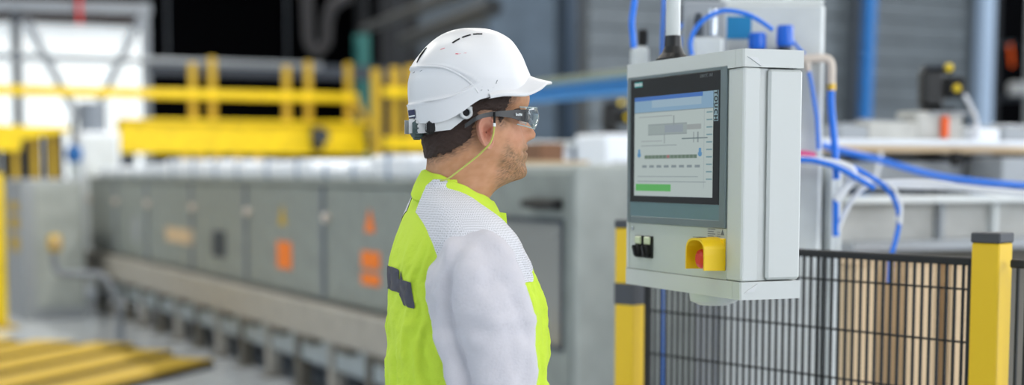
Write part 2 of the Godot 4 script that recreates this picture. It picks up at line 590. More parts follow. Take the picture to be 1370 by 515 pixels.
# ------------------------------------------------------------------ far left: yellow walkway, glowing daylight panels, bracing
func build_background_left():
	# translucent daylight panels behind the walkway, given their own glow to look backlit
	var ZW := -27.0
	var a: Vector3 = onz(-60, 26, ZW)
	var b: Vector3 = onz(197, 26, ZW)
	var w = struct(obj("window_4", span(mb(), Vector3(a.x, 0, ZW - 0.2), Vector3(b.x, a.y - 0.02, ZW - 0.06)), "grey_steel"))
	area("daylight_door", Vector3((a.x + b.x) / 2, a.y / 2, ZW + 0.08), Vector3(0, 0, 1), Vector2(b.x - a.x, a.y), Color(0.95, 0.98, 1.0), 6.0)
	var n := 4
	for i in n:
		var x0 := lerpf(a.x, b.x, float(i) / n)
		var x1 := lerpf(a.x, b.x, float(i + 1) / n)
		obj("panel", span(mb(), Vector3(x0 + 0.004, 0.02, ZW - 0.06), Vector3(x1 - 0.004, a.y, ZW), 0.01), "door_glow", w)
	# steel bracing frame in front of it
	var ZF := -26.2
	var t = thing("bracing_frame", "grey steel portal frame with two slanting braces before translucent white panels", "frame", Vector3(onz(100, 200, ZF).x, 0, ZF))
	var o: Vector3 = t.position
	var p0: Vector3 = onz(20, 10, ZF) - o
	var p1: Vector3 = onz(193, 12, ZF) - o
	obj("post", bar(mb(), Vector3(p0.x, 0, 0), Vector3(p0.x, p0.y + 0.1, 0), 0.1, 0.14), "dark_steel", t)
	obj("post", bar(mb(), Vector3(p1.x, 0, 0), Vector3(p1.x, p1.y + 0.1, 0), 0.14, 0.14), "grey_steel", t)
	obj("top_beam", bar(mb(), Vector3(p0.x - 2.0, p0.y, 0), Vector3(p1.x + 0.1, p1.y, 0), 0.16, 0.16), "grey_steel", t)
	obj("brace", bar(mb(), onz(34, 26, ZF) - o, onz(104, 158, ZF) - o, 0.12, 0.12), "grey_steel", t)
	obj("brace", bar(mb(), onz(188, 24, ZF) - o, onz(134, 136, ZF) - o, 0.12, 0.12), "grey_steel", t)
	var rp: Vector3 = onz(106, 12, ZF + 0.2)
	one("red_hose", "short red hose hanging from the bracing frame's top beam", "hose", tube(mb(), [rp + Vector3(0, 0.2, 0), rp, rp + Vector3(0, -0.25, 0.02)], 0.035), mat("red_paint", Color(0.78, 0.10, 0.10), 0.5))
	var dk: Vector3 = onz(20, 21, ZW + 0.3)
	var dk2: Vector3 = onz(190, 23, ZW + 0.3)
	one("roof_trim", "dark brown trim along the top of translucent white panels", "trim", span(mb(), Vector3(dk.x - 2.5, dk.y - 0.05, ZW + 0.05), Vector3(dk2.x, dk.y + 0.35, ZW + 0.3)), mat("dark_brown", Color(0.13, 0.08, 0.08), 0.8))
	# grey pipe running across above the walkway
	var q0: Vector3 = onz(-30, 74, -24.0)
	one("overhead_pipe", "thin grey pipe running across above the yellow walkway", "pipe", tube(mb(), [Vector3(q0.x, q0.y, -24), Vector3(onz(430, 74, -24.0).x, q0.y, -24)], 0.05), "grey_steel")
	var q1: Vector3 = onz(197, 88, -25.0)
	var tx0: float = onz(200, 80, -25.0).x
	var tx1: float = onz(560, 80, -25.0).x
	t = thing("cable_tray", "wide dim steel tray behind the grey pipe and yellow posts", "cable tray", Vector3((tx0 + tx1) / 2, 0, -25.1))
	obj("tray", span(mb(), Vector3((tx0 - tx1) / 2, q1.y - 0.12, -0.1), Vector3((tx1 - tx0) / 2, q1.y + 0.1, 0.1)), mat("tray_dim", Color(0.20, 0.23, 0.28), 0.7), t)  # poor light back there is put into the dark colour
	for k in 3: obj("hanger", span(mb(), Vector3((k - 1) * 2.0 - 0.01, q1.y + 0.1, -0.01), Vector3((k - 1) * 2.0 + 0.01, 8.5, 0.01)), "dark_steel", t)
	# the walkway
	var Z := -22.0
	t = thing("yellow_walkway", "bright yellow steel walkway beam with guard rail and upright posts", "walkway", Vector3(onz(320, 200, Z).x, 0, Z))
	o = t.position
	var L: Vector3 = onz(158, 163, Z) - o
	var R: Vector3 = onz(486, 166, Z) - o
	var yb: float = (onz(320, 206, Z) - o).y
	var yt: float = (onz(320, 163, Z) - o).y
	obj("beam", span(mb(), Vector3(L.x, yb, -0.15), Vector3(R.x, yt, 0.15), 0.02), "yellow", t)
	obj("beam_flange", span(mb(), Vector3(L.x, yt - 0.03, -0.2), Vector3(R.x, yt + 0.02, 0.22), 0.01), "yellow", t)
	var ry: float = (onz(320, 127, Z) - o).y
	obj("guard_rail", span(mb(), Vector3((onz(-30, 120, Z) - o).x, ry - 0.075, 0.0), Vector3((onz(478, 130, Z) - o).x, ry + 0.06, 0.05), 0.01), "yellow", t)
	for p in [[258, 84], [284, 76], [384, 88], [413, 82], [467, 84]]:
		var h: Vector3 = onz(p[0], p[1], Z) - o
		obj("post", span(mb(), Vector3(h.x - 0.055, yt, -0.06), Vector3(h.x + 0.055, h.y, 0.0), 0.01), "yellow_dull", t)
	for p in [248, 268, 290, 318, 345]:
		var h: Vector3 = onz(p, 214, Z) - o
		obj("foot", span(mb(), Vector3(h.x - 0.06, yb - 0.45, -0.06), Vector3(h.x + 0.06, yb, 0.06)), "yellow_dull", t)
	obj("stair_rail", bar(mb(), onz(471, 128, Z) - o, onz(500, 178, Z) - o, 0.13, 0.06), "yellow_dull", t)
	for p in [170, 474]:
		var h: Vector3 = onz(p, 200, Z) - o
		obj("column", span(mb(), Vector3(h.x - 0.1, 0, -0.1), Vector3(h.x + 0.1, yb, 0.1)), "dark_steel", t)
	for p in [[425, 186, 0.11], [498, 186, 0.12]]:
		var h: Vector3 = onz(p[0], p[1], Z + 0.29)
		var k = thing("roller_bracket", ["black roller bracket mounted in front of the yellow beam", "black roller bracket beside the foot of the yellow stair rail"][0 if p[0] == 425 else 1], "bracket", h)
		obj("body", bx(Vector3.ZERO, Vector3(p[2] * 1.3, 0.34, 0.2), 0.03), "matt_black", k)
		obj("wheel", lathe(mb(), [Vector2(0, -0.08), Vector2(0.12, -0.08), Vector2(0.12, 0.08), Vector2(0, 0.08)], 16, Transform3D(Basis(Vector3.RIGHT, PI / 2), Vector3(0, 0.04, 0.1))), "dark_steel", k)
	# second rail section right of the stair, farther back
	t = thing("yellow_guard_fence", "row of short yellow posts with low yellow beam beyond the stair", "guard rail", Vector3(onz(520, 200, -20.0).x, 0, -20.0))
	o = t.position
	for p in [[503, 92], [528, 90], [549, 88], [566, 86]]:
		var h: Vector3 = onz(p[0], p[1], -20.0) - o
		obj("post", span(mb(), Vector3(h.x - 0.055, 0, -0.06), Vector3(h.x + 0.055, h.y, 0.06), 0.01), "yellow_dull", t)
	for r in [[118, 130, "yellow"], [184, 199, "yellow"]]:
		obj("rail", span(mb(), Vector3((onz(510, r[0], -20.0) - o).x, (onz(530, r[1], -20.0) - o).y, 0.06), Vector3((onz(600, r[0], -20.0) - o).x, (onz(530, r[0], -20.0) - o).y, 0.12), 0.01), r[2], t)
	# left corner of the walkway: deep beam and tapering haunch, dark infill with thin posts
	Z = -20.5
	t = thing("walkway_corner", "deep yellow corner beam with tapering haunch over dark infill boards", "walkway", Vector3(onz(50, 200, Z).x, 0, Z))
	o = t.position
	var P := PackedVector2Array()
	for q in [[-40, 166], [100, 171], [98, 175], [27, 187], [26, 202], [-40, 201]]:
		var h: Vector3 = onz(q[0], q[1], Z) - o
		P.append(Vector2(h.x, h.y))
	obj("beam", extrude(mb(), P, -0.12, 0.12), "yellow", t)
	var lo: Vector3 = onz(-20, 250, Z) - o
	var hi: Vector3 = onz(96, 178, Z) - o
	for i in 4:
		var x0 := lerpf(lo.x, hi.x, i / 4.0)
		var x1 := lerpf(lo.x, hi.x, (i + 1) / 4.0)
		obj("infill_board", span(mb(), Vector3(x0 + 0.01, 0.0, -0.6), Vector3(x1 - 0.01, hi.y + 0.02, -0.55)), "wall_dark", t)
	for p in [20, 46, 71]:
		var h: Vector3 = onz(p, 200, Z) - o
		obj("post", span(mb(), Vector3(h.x - 0.035, 0, -0.05), Vector3(h.x + 0.035, hi.y, 0.03)), "yellow_dull", t)
	# yellow post at the picture's left border
	var bp: Vector3 = onz(-3, 300, -16.2)
	t = thing("bollard", "tall yellow steel post rising from the pale floor by grey cabinet", "post", Vector3(bp.x, 0, -16.2))
	obj("base_plate", bx(Vector3(0, 0.01, 0), Vector3(0.3, 0.02, 0.3), 0.004), "yellow_dull", t)
	obj("shaft", span(mb(), Vector3(-0.06, 0.02, -0.06), Vector3(0.06, onz(-3, 232, -16.2).y, 0.06), 0.012), "yellow", t)
	# pale switch tower with a steel cylinder on top
	Z = -18.6
	var c0: Vector3 = onz(108, 176, Z)
	var c1: Vector3 = onz(160, 176, Z)
	t = thing("control_tower", "tall pale grey cabinet with a steel drum standing on its top", "cabinet", Vector3((c0.x + c1.x) / 2, 0, Z))
	var cw := c1.x - c0.x
	obj("plinth", bx(Vector3(0, 0.05, -0.3), Vector3(cw - 0.06, 0.1, 0.5)), "machine_mid", t)
	obj("body", span(mb(), Vector3(-cw / 2, 0.1, -0.6), Vector3(cw / 2, c0.y, 0), 0.012), "white_pack", t)
	obj("door", span(mb(), Vector3(-cw / 2 + 0.03, 0.2, 0), Vector3(cw / 2 - 0.03, c0.y - 0.05, 0.015), 0.006), "white_clad", t)
	var ct: float = onz(128, 137, Z - 0.3).y
	obj("drum", lathe(mb(), [Vector2(0, c0.y), Vector2(0.165, c0.y), Vector2(0.165, ct - 0.02), Vector2(0.15, ct), Vector2(0, ct)], 28, Transform3D(Basis.IDENTITY, Vector3(-0.03, 0, -0.3))), "grey_steel", t)
	# blue valve beside it
	var v: Vector3 = onz(99, 206, -18.35)
	t = thing("blue_valve", "blue round valve on a pale pipe beside the pale cabinet", "valve", v)
	obj("body", lathe(mb(), [Vector2(0, -0.1), Vector2(0.06, -0.1), Vector2(0.095, -0.05), Vector2(0.095, 0.05), Vector2(0.05, 0.1), Vector2(0, 0.1)], 18), "blue_post", t)
	obj("pipe", tube(mb(), [Vector3(0, -v.y + 0.0, 0), Vector3(0, -0.1, 0)], 0.06), "pale_beam", t)
	obj("stem", tube(mb(), [Vector3(0, 0.1, 0), Vector3(0.0, 0.42, 0)], 0.035), "dark_steel", t)
	# yellow and dark step boards on the floor at the left
	var sb: Vector3 = onpl(64, 487, Vector3.ZERO, Vector3.UP)
	t = thing("step_boards", "yellow floor boards with dark gaps in front of the oven line", "platform", sb, deg_to_rad(47.2))
	obj("frame", extrude(mb(), PackedVector2Array([Vector2(-2.2, 1.5), Vector2(1.2, 1.5), Vector2(1.2, 0.0), Vector2(0.2, -1.4), Vector2(-2.2, -1.4)]), 0.0, 0.03, Transform3D(Basis(Vector3.RIGHT, Vector3.FORWARD, Vector3.UP), Vector3.ZERO)), "dark_rubber", t)
	for i in 5:
		var bz := -1.25 + i * 0.6
		obj("board", span(mb(), Vector3(-2.18, 0.03, bz - 0.2), Vector3(minf(1.15, 1.1 - 0.72 * maxf(bz, 0.0)), 0.06, bz + 0.2), 0.008), "yellow_dull", t)

# ------------------------------------------------------------------ middle of the background
func build_background_middle():
	var Z := -28.0
	var names := [[486, 560, "wall_dark", 300.0], [560, 652, "wall_blue", 0.0], [652, 745, "wall_light", 0.0], [745, 850, "wall_blue", 0.0]]
	var ws = struct(obj("wall_middle", span(mb(), Vector3(onz(486, 100, Z).x, 0, Z - 0.4), Vector3(onz(870, 100, Z).x, 7.5, Z - 0.1)), "wall_dark"))
	for r in names:
		obj("panel", span(mb(), Vector3(onz(r[0], 100, Z).x + 0.02, 0.02, Z - 0.1), Vector3(onz(r[1], 100, Z).x - 0.02, 7.4, Z), 0.02), r[2], ws)
	# columns
	for c in [[484, 15, "teal", "slim teal green steel column beside the yellow posts", 46], [501, 9, "unlit_wall_black", "slim black steel column next to the teal column", -20], [763, 24, "navy", "broad navy blue steel column behind the blue crane beam", -20]]:
		var zc := -26.5
		var x: float = onz(c[0], 100, zc).x
		var hw: float = c[1] * 0.5 * 27.0 / FOCAL
		var top: float = minf(onz(c[0], c[4], zc).y, 6.5)
		var t = thing("steel_column", c[3], "column", Vector3(x, 0, zc))
		obj("base_plate", bx(Vector3(0, 0.015, 0), Vector3(hw * 3.0, 0.03, 0.5)), "dark_steel", t)
		obj("flange", span(mb(), Vector3(-hw, 0.03, 0.12), Vector3(hw, top, 0.15)), c[2], t)
		obj("flange", span(mb(), Vector3(-hw, 0.03, -0.15), Vector3(hw, top, -0.12)), c[2], t)
		obj("web", span(mb(), Vector3(-0.015, 0.03, -0.12), Vector3(0.015, top, 0.12)), c[2], t)
	# crane beam and the olive duct above it, along the hall
	var X := 7.1
	var pa: Vector3 = onx(767, 122, X)
	var t2 = thing("crane_beam", "blue painted steel beam running along the hall behind the helmet", "beam", Vector3(X, 0, -16))
	var hb := 8.0 * 15.0 / FOCAL
	var zfar: float = onx(655, 120, X).z + 16.0
	obj("web", span(mb(), Vector3(-0.03, pa.y - hb, zfar), Vector3(0.03, pa.y + hb, 6)), "blue_paint", t2)
	for s in [-1.0, 1.0]:
		obj("flange", span(mb(), Vector3(-0.08, pa.y + s * hb - 0.012, zfar), Vector3(0.08, pa.y + s * hb + 0.012, 6)), "blue_paint", t2)
	for z in [zfar + 0.3, 5.8]:
		obj("support", span(mb(), Vector3(-0.05, 0, z - 0.05), Vector3(0.05, pa.y - hb, z + 0.05)), "dark_steel", t2)
	var pd: Vector3 = onx(767, 107, X)
	one("olive_duct", "olive grey cable duct lying on the blue crane beam", "duct", span(mb(), Vector3(X - 0.06, pa.y + hb + 0.013, zfar - 16.0), Vector3(X + 0.06, pd.y + 0.03, -10), 0.01), "olive_paint")
	# ventilation ducts high up, the dimness there mixed into their dark grey
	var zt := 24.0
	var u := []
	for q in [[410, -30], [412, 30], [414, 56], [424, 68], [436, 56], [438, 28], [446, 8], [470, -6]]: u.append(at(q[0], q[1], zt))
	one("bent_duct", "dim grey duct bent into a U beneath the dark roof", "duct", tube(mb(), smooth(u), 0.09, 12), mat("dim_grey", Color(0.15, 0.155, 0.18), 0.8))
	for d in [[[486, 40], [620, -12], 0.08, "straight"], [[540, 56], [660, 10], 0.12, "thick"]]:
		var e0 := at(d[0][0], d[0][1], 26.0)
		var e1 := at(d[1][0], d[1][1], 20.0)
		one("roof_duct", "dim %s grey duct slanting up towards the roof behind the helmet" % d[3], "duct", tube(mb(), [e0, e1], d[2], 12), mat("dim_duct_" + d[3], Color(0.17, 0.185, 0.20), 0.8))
	# grey clad inner wall on the right
	Z = -16.0
	var xa := 8.8
	var xb: float = onz(1308, 100, Z).x
	var wr = struct(obj("wall_inner", span(mb(), Vector3(xa, 0, Z - 0.3), Vector3(xb, 8.4, Z - 0.05)), "dark_steel"))
	for i in 20:
		obj("plank", span(mb(), Vector3(xa, i * 0.27 + 0.004, Z - 0.05), Vector3(xb, i * 0.27 + 0.262, Z + 0.0), 0.008), "cladding", wr)
	var bx0: Vector3 = onz(1158, 80, Z + 0.3)
	t2 = thing("blue_post", "blue steel post standing before the grey clad wall", "post", Vector3(bx0.x, 0, Z + 0.3), 0.0)
	obj("shaft", bar(mb(), Vector3(-0.06, 0, 0), Vector3(0.09, 5.5, 0), 0.13, 0.12), "blue_post", t2)
	obj("base_plate", bx(Vector3(-0.05, 0.01, 0), Vector3(0.3, 0.02, 0.3)), "dark_steel", t2)
	obj("edge_strip", bar(mb(), Vector3(-0.18, 0, -0.1), Vector3(-0.05, 5.5, -0.1), 0.14, 0.04), "dark_steel", t2)
	t2 = thing("pale_column", "pale blue grey column at the edge of the dark doorway", "column", Vector3(onz(1316, 80, Z + 0.2).x, 0, Z + 0.2))
	obj("shaft", span(mb(), Vector3(-0.09, 0, -0.1), Vector3(0.09, 6.5, 0.1), 0.01), "blue_grey", t2)
	obj("base_plate", bx(Vector3(0, 0.01, 0), Vector3(0.4, 0.02, 0.4)), "dark_steel", t2)
	# doorway right of the pale column, its darkness painted as a black back wall
	struct(obj("wall_doorway", span(mb(), Vector3(xb, 0, Z - 1.6), Vector3(17.0, 8.4, Z - 1.5)), "unlit_wall_black"))
	struct(obj("door_1", span(mb(), Vector3(xb + 0.12, 0, Z - 0.15), Vector3(xb + 0.42, 5.0, Z - 0.05)), "wall_dark"))
	var og: Vector3 = at(1353, 78, 22.5)
	t2 = thing("orange_lever", "orange lever hanging in the dark doorway", "lever", og)
	obj("handle", bar(mb(), Vector3(-0.03, 0.2, 0), Vector3(0.02, -0.12, 0), 0.05, 0.03, 0.01), "orange", t2)
	obj("bracket", span(mb(), Vector3(-0.03, 0.18, -0.75), Vector3(0.03, 0.24, 0.02)), "dark_steel", t2)
	var gb: Vector3 = at(1366, 119, 22.3)
	t2 = thing("grey_bracket", "grey box on a shelf arm inside the dark doorway", "box", gb)
	obj("body", bx(Vector3.ZERO, Vector3(0.34, 0.18, 0.2), 0.02), "machine_mid", t2)
	obj("arm", bx(Vector3(0.0, -0.12, -0.2), Vector3(0.1, 0.06, 0.5)), "dark_steel", t2)

# ------------------------------------------------------------------ the oven line
func build_oven():
	var X := 3.46
	var top := 1.495
	var bot := 0.68
	var seams := [600.0, 437.0, 333.0, 260.0, 200.0, 158.0, 122.0]
	var zs := []
	for s in seams: zs.append(onx(s, 300, X).z)
	for i in seams.size() - 1:
		var z0: float = zs[i]
		var z1: float = zs[i + 1]
		var L := absf(z1 - z0)
		var lab = ["grey oven cabinet with twin orange warning stickers behind the worker", "grey oven cabinet with one orange sticker and yellow triangle", "grey oven cabinet with a dark square port", "grey oven cabinet with a beige rating plate", "plain grey oven cabinet next to the one with beige plate", "farthest grey oven cabinet, beside the tall grey end cabinet"][i]
		var t = thing("oven_cabinet", lab, "cabinet", Vector3(X, 0, (z0 + z1) / 2), 0.0, "oven cabinets in a row")
		obj("body", span(mb(), Vector3(0, bot, -L / 2 + 0.004), Vector3(1.5, top, L / 2 - 0.004), 0.012), "oven_door", t)
		obj("door", span(mb(), Vector3(-0.02, bot + 0.03, -L / 2 + 0.03), Vector3(0.0, top - 0.035, L / 2 - 0.03), 0.006), "oven_door", t)
		obj("top_edge", span(mb(), Vector3(-0.035, top - 0.03, -L / 2 + 0.003), Vector3(0.02, top + 0.012, L / 2 - 0.003), 0.006), "oven_door", t)
		obj("hinge_strip", span(mb(), Vector3(-0.03, bot + 0.03, L / 2 - 0.05), Vector3(0.0, top - 0.04, L / 2 - 0.02), 0.004), "grey_steel", t)
		obj("latch", lathe(mb(), [Vector2(0, -0.07), Vector2(0.02, -0.07), Vector2(0.036, -0.055), Vector2(0.036, -0.04), Vector2(0.02, -0.035), Vector2(0.02, 0)], 14, Transform3D(Basis(Vector3.BACK, -PI / 2), Vector3(0, 1.25, -L / 2 + 0.12))), "beige_fit", t)
	# stickers and plates as parts of their cabinets
	var stick := [[0, 484, 508, 335, 361, "sticker_orange"], [0, 484, 508, 364, 384, "sticker_orange"], [1, 371, 390, 322, 361, "sticker_orange"], [3, 222, 258, 303, 328, "wood_pale"], [2, 284, 302, 308, 345, "dark_steel"], [4, 178, 186, 290, 322, "machine_mid"]]
	for s in stick:
		var cab = get_node("oven_cabinet" if s[0] == 0 else "oven_cabinet_%03d" % s[0])
		var p0: Vector3 = onx(s[1], s[3], X - 0.022) - cab.position
		var p1: Vector3 = onx(s[2], s[4], X - 0.022) - cab.position
		obj("warning_sticker" if s[5] == "sticker_orange" else "plate", span(mb(), Vector3(-0.026, p0.y, p0.z), Vector3(-0.02, p1.y, p1.z)), s[5], cab)
	for s in [[0, 495, 298], [1, 378, 290]]:
		var cab = get_node("oven_cabinet" if s[0] == 0 else "oven_cabinet_%03d" % s[0])
		var p: Vector3 = onx(s[1], s[2], X - 0.022) - cab.position
		var st = extrude(mb(), PackedVector2Array([Vector2(-0.09, -0.06), Vector2(0.09, -0.06), Vector2(0, 0.09)]), 0, 0.004, Transform3D(Basis(Vector3.UP, -PI / 2), Vector3(-0.022, p.y, p.z)))
		obj("warning_triangle", st, "sticker_orange" if s[0] == 0 else "yellow_dull", cab)
	# carrying frame: beige beam, pale lower rail, legs
	var zn: float = zs[0] - 0.01
	var zf: float = zs[-1]
	var t = thing("oven_base_frame", "beige beam and pale rail on dark legs carrying the oven cabinets", "frame", Vector3(X, 0, (zn + zf) / 2))
	var h := absf(zf - zn) / 2
	obj("side_beam", span(mb(), Vector3(-0.09, 0.43, -h), Vector3(0.1, 0.665, h), 0.01), "oven_beam", t)
	obj("lower_rail", span(mb(), Vector3(0.02, 0.22, -h), Vector3(0.12, 0.4, h), 0.01), "pale_beam", t)
	var k := 0
	var z := -h + 0.3
	while z < h:
		obj("leg", span(mb(), Vector3(0.0, 0.0, z - 0.05), Vector3(0.1, 0.43, z + 0.05), 0.006), "dark_leg" if k % 2 == 0 else "oven_beam", t)
		obj("foot", span(mb(), Vector3(-0.04, 0.0, z - 0.09), Vector3(0.14, 0.02, z + 0.09)), "dark_leg", t)
		obj("bracket", span(mb(), Vector3(-0.06, 0.37, z + 0.25), Vector3(0.04, 0.43, z + 0.5)), "dark_leg", t)
		z += 0.72
		k += 1
	obj("pan", span(mb(), Vector3(0.3, 0.1, -h), Vector3(1.4, 0.6, h)), "grey_steel", t)
	# near end unit with lever handle and window
	var z0 := -6.41
	var z1: float = zs[0]
	t = thing("oven_end_cabinet", "tall grey oven end cabinet with black lever handle and glazed door", "cabinet", Vector3(X, 0, z0))
	var ht := 1.59
	obj("plinth", span(mb(), Vector3(0.05, 0, z1 - z0 + 0.05), Vector3(1.45, 0.12, -0.05)), "oven", t)
	obj("body", span(mb(), Vector3(0, 0.12, z1 - z0 + 0.004), Vector3(1.5, ht, 0), 0.015), "oven", t)
	var w0: Vector3 = onx(757, 299, X) - t.position
	var w1: Vector3 = onx(640, 300, X) - t.position
	obj("door", span(mb(), Vector3(-0.018, 0.3, w1.z - 0.06), Vector3(0, ht - 0.04, w0.z + 0.07), 0.005), "oven_door", t)
	var fr = obj("window_frame", mb_frame(w0.z, w1.z, 0.72, w0.y, 0.02), "dark_steel", t)
	obj("glass", span(mb(), Vector3(-0.022, 0.72, w1.z), Vector3(-0.018, w0.y, w0.z)), mat("oven_glass", Color(0.60, 0.61, 0.60), 0.2, 0.35), fr)
	obj("bolt", lathe(mb(), [Vector2(0.012, 0), Vector2(0.012, 0.008), Vector2(0, 0.01)], 10, Transform3D(Basis(Vector3.BACK, PI / 2), Vector3(-0.022, w0.y - 0.06, w0.z - 0.06))), "chrome", fr)
	var hp0: Vector3 = onx(713, 272, X) - t.position
	var hp1: Vector3 = onx(758, 272, X) - t.position
	var hd = obj("handle", span(mb(), Vector3(-0.075, hp0.y - 0.02, hp0.z), Vector3(-0.045, hp0.y + 0.024, hp1.z), 0.012), "black", t)
	obj("handle_base", span(mb(), Vector3(-0.045, hp0.y - 0.026, lerpf(hp0.z, hp1.z, 0.1)), Vector3(-0.016, hp0.y + 0.026, hp1.z), 0.008), "matt_black", hd)
	# far end cabinet standing proud of the line
	var Zc := -16.9
	var a: Vector3 = onz(29, 240, Zc)
	var b: Vector3 = onz(112, 240, Zc)
	t = thing("end_cabinet", "tall grey cabinet with yellow labels at the far oven end", "cabinet", Vector3((a.x + b.x) / 2, 0, Zc))
	var cw := (b.x - a.x) / 2
	obj("body", span(mb(), Vector3(-cw, 0.0, -1.3), Vector3(cw, a.y, 0), 0.015), "machine_mid", t)
	obj("door", span(mb(), Vector3(-cw + 0.12, 0.12, 0), Vector3(cw - 0.02, a.y - 0.04, 0.02), 0.006), "oven", t)
	for q in [[282, 270], [306, 290], [335, 316]]:
		var yy0: float = onz(20, q[0], Zc - 0.6).y
		var yy1: float = onz(20, q[1], Zc - 0.6).y
		obj("label_plate", span(mb(), Vector3(-cw - 0.006, yy0, -0.9), Vector3(-cw, yy1, -0.3)), "yellow_dull", t)
	# yellow push button on a bent grey conduit
	var zb := 14.0
	var pts := []
	for q in [[72, 338], [75, 358], [86, 367], [110, 367], [134, 369], [146, 382], [156, 398], [160, 420]]: pts.append(at(q[0], q[1], zb))
	var base: Vector3 = pts[-1]
	t = thing("button_station", "yellow mushroom button on a bent grey conduit beside the oven legs", "push button", Vector3(base.x, 0, base.z))
	for i in pts.size(): pts[i] -= t.position
	pts.append(Vector3(0, 0.0, 0))
	obj("conduit", tube(mb(), smooth(pts, 5), 0.035, 10), "grey_steel", t)
	obj("button_box", lathe(mb(), [Vector2(0, -0.07), Vector2(0.05, -0.07), Vector2(0.065, -0.03), Vector2(0.065, 0.05), Vector2(0.045, 0.08), Vector2(0, 0.09)], 18, Transform3D(Basis.IDENTITY, at(73, 326, zb) - t.position)), "yellow_dull", t)
	obj("button_cap", lathe(mb(), [Vector2(0.045, 0), Vector2(0.045, 0.02), Vector2(0.02, 0.035), Vector2(0, 0.035)], 14, Transform3D(Basis(Vector3.RIGHT, PI / 2), at(73, 326, zb) - t.position + Vector3(0, 0.01, 0.05))), "wood_pale", t)
	# white wrapped packs lying on the oven top
	var zz: float = zs[0] - 0.15
	var i := 0
	while zz > zf + 0.3:
		var ln := rng.randf_range(0.35, 0.85)
		var hh := rng.randf_range(0.09, 0.17)
		var o = thing("wrapped_pack", "white film wrapped pack lying in the row on the oven top", "pack", Vector3(X + 0.3, top + 0.012, zz - ln / 2), 0.0, "white packs on the oven top")
		obj("pack_body", span(mb(), Vector3(-0.2, 0, -ln / 2), Vector3(0.5, hh, ln / 2), 0.03), "white_pack", o)
		obj("tape_band", span(mb(), Vector3(-0.204, -0.0, -0.03), Vector3(0.504, hh + 0.003, 0.03), 0.01), "blue_grey", o)
		zz -= ln + rng.randf_range(0.03, 0.12)
		i += 1
	# cartons, white crate and motor on the near end
	var cz: float = -7.9
	one("cardboard_box", "small brown cardboard box standing on the oven end cabinet", "box", carton(Vector3(onz(723, 200, cz).x, ht, cz), 0.15, 0.125, 0.3), "cardboard")
	one("flat_carton", "flat pale carton lying under the brown cardboard box", "box", carton(Vector3(onz(716, 214, -7.5).x, ht, -7.5), 0.5, 0.02, 0.3), "wood_pale")
	var wc: Vector3 = onz(770, 200, -9.2)
	t = thing("white_crate", "white lidded crate on the oven behind the worker's face", "crate", Vector3(wc.x - 0.23, 1.52, -9.2))
	obj("crate_body", span(mb(), Vector3(-0.22, 0, -0.2), Vector3(0.1, 0.2, 0.2), 0.02), "white_pack", t)
	obj("lid", span(mb(), Vector3(-0.24, 0.2, -0.22), Vector3(0.12, 0.235, 0.22), 0.012), "white_clad", t)
	var wm: Vector3 = onz(814, 200, -8.8)
	t = thing("motor_mount", "pale grey machine block carrying a black motor beside the operator panel", "machine block", Vector3(wm.x, 1.52, -8.8))
	obj("block", span(mb(), Vector3(-0.14, 0, -0.2), Vector3(0.5, onz(814, 180, -8.8).y - 1.52, 0.2), 0.015), "white_pack", t)
	obj("flange", span(mb(), Vector3(-0.1, 0.0, 0.2), Vector3(0.46, 0.1, 0.23), 0.01), "machine_mid", t)
	servo(Vector3(onz(822, 178, -8.8).x, onz(814, 180, -8.8).y, -8.8), 0.22, "black servo motor on the pale block beside the panel's screen side")

func carton(p: Vector3, w: float, h: float, d: float):
	var st := mb()
	span(st, p + Vector3(-w / 2, 0, -d / 2), p + Vector3(w / 2, h, d / 2), 0.004)
	span(st, p + Vector3(-w / 2, h, -d / 2), p + Vector3(w / 2, h + 0.004, -0.003))
	span(st, p + Vector3(-w / 2, h, 0.003), p + Vector3(w / 2, h + 0.004, d / 2))
	return st

func mb_frame(z0: float, z1: float, y0: float, y1: float, w: float):
	var st := mb()
	span(st, Vector3(-0.03, y0 - w, z0 + w), Vector3(-0.018, y0, z1 - w))
	span(st, Vector3(-0.03, y1, z0 + w), Vector3(-0.018, y1 + w, z1 - w))
	span(st, Vector3(-0.03, y0, z0), Vector3(-0.018, y1, z0 + w))
	span(st, Vector3(-0.03, y0, z1 - w), Vector3(-0.018, y1, z1))
	return st

func servo(p: Vector3, s: float, label: String):       # s: height in metres
	var t = thing("servo_motor", label, "motor", p, deg_to_rad(-YAW))
	obj("flange", bx(Vector3(0, s * 0.04, 0), Vector3(s * 0.62, s * 0.08, s * 0.6), 0.005), "matt_black", t)
	obj("housing", bx(Vector3(-s * 0.12, s * 0.5, 0), Vector3(s * 0.5, s * 0.85, s * 0.5), 0.02), "black", t)
	obj("top_cap", bx(Vector3(-s * 0.1, s * 0.95, 0), Vector3(s * 0.46, s * 0.08, s * 0.46), 0.01), "dark_steel", t)
	var c = obj("connector_box", bx(Vector3(s * 0.33, s * 0.52, s * 0.02), Vector3(s * 0.42, s * 0.46, s * 0.4), 0.012), "matt_black", t)
	for q in [[s * 0.36, s * 0.5, s * 0.225], [s * 0.18, s * 0.93, s * 0.235]]:
		obj("yellow_plug", lathe(mb(), [Vector2(0, 0.012), Vector2(s * 0.055, 0.012), Vector2(s * 0.085, 0), Vector2(s * 0.085, -0.01)], 14, Transform3D(Basis(Vector3.RIGHT, PI / 2), Vector3(q[0], q[1], q[2]))), "yellow", c)
	obj("terminal", bx(Vector3(s * 0.2, s * 0.9, s * 0.1), Vector3(s * 0.22, s * 0.2, s * 0.24), 0.01), "matt_black", t)
	return t

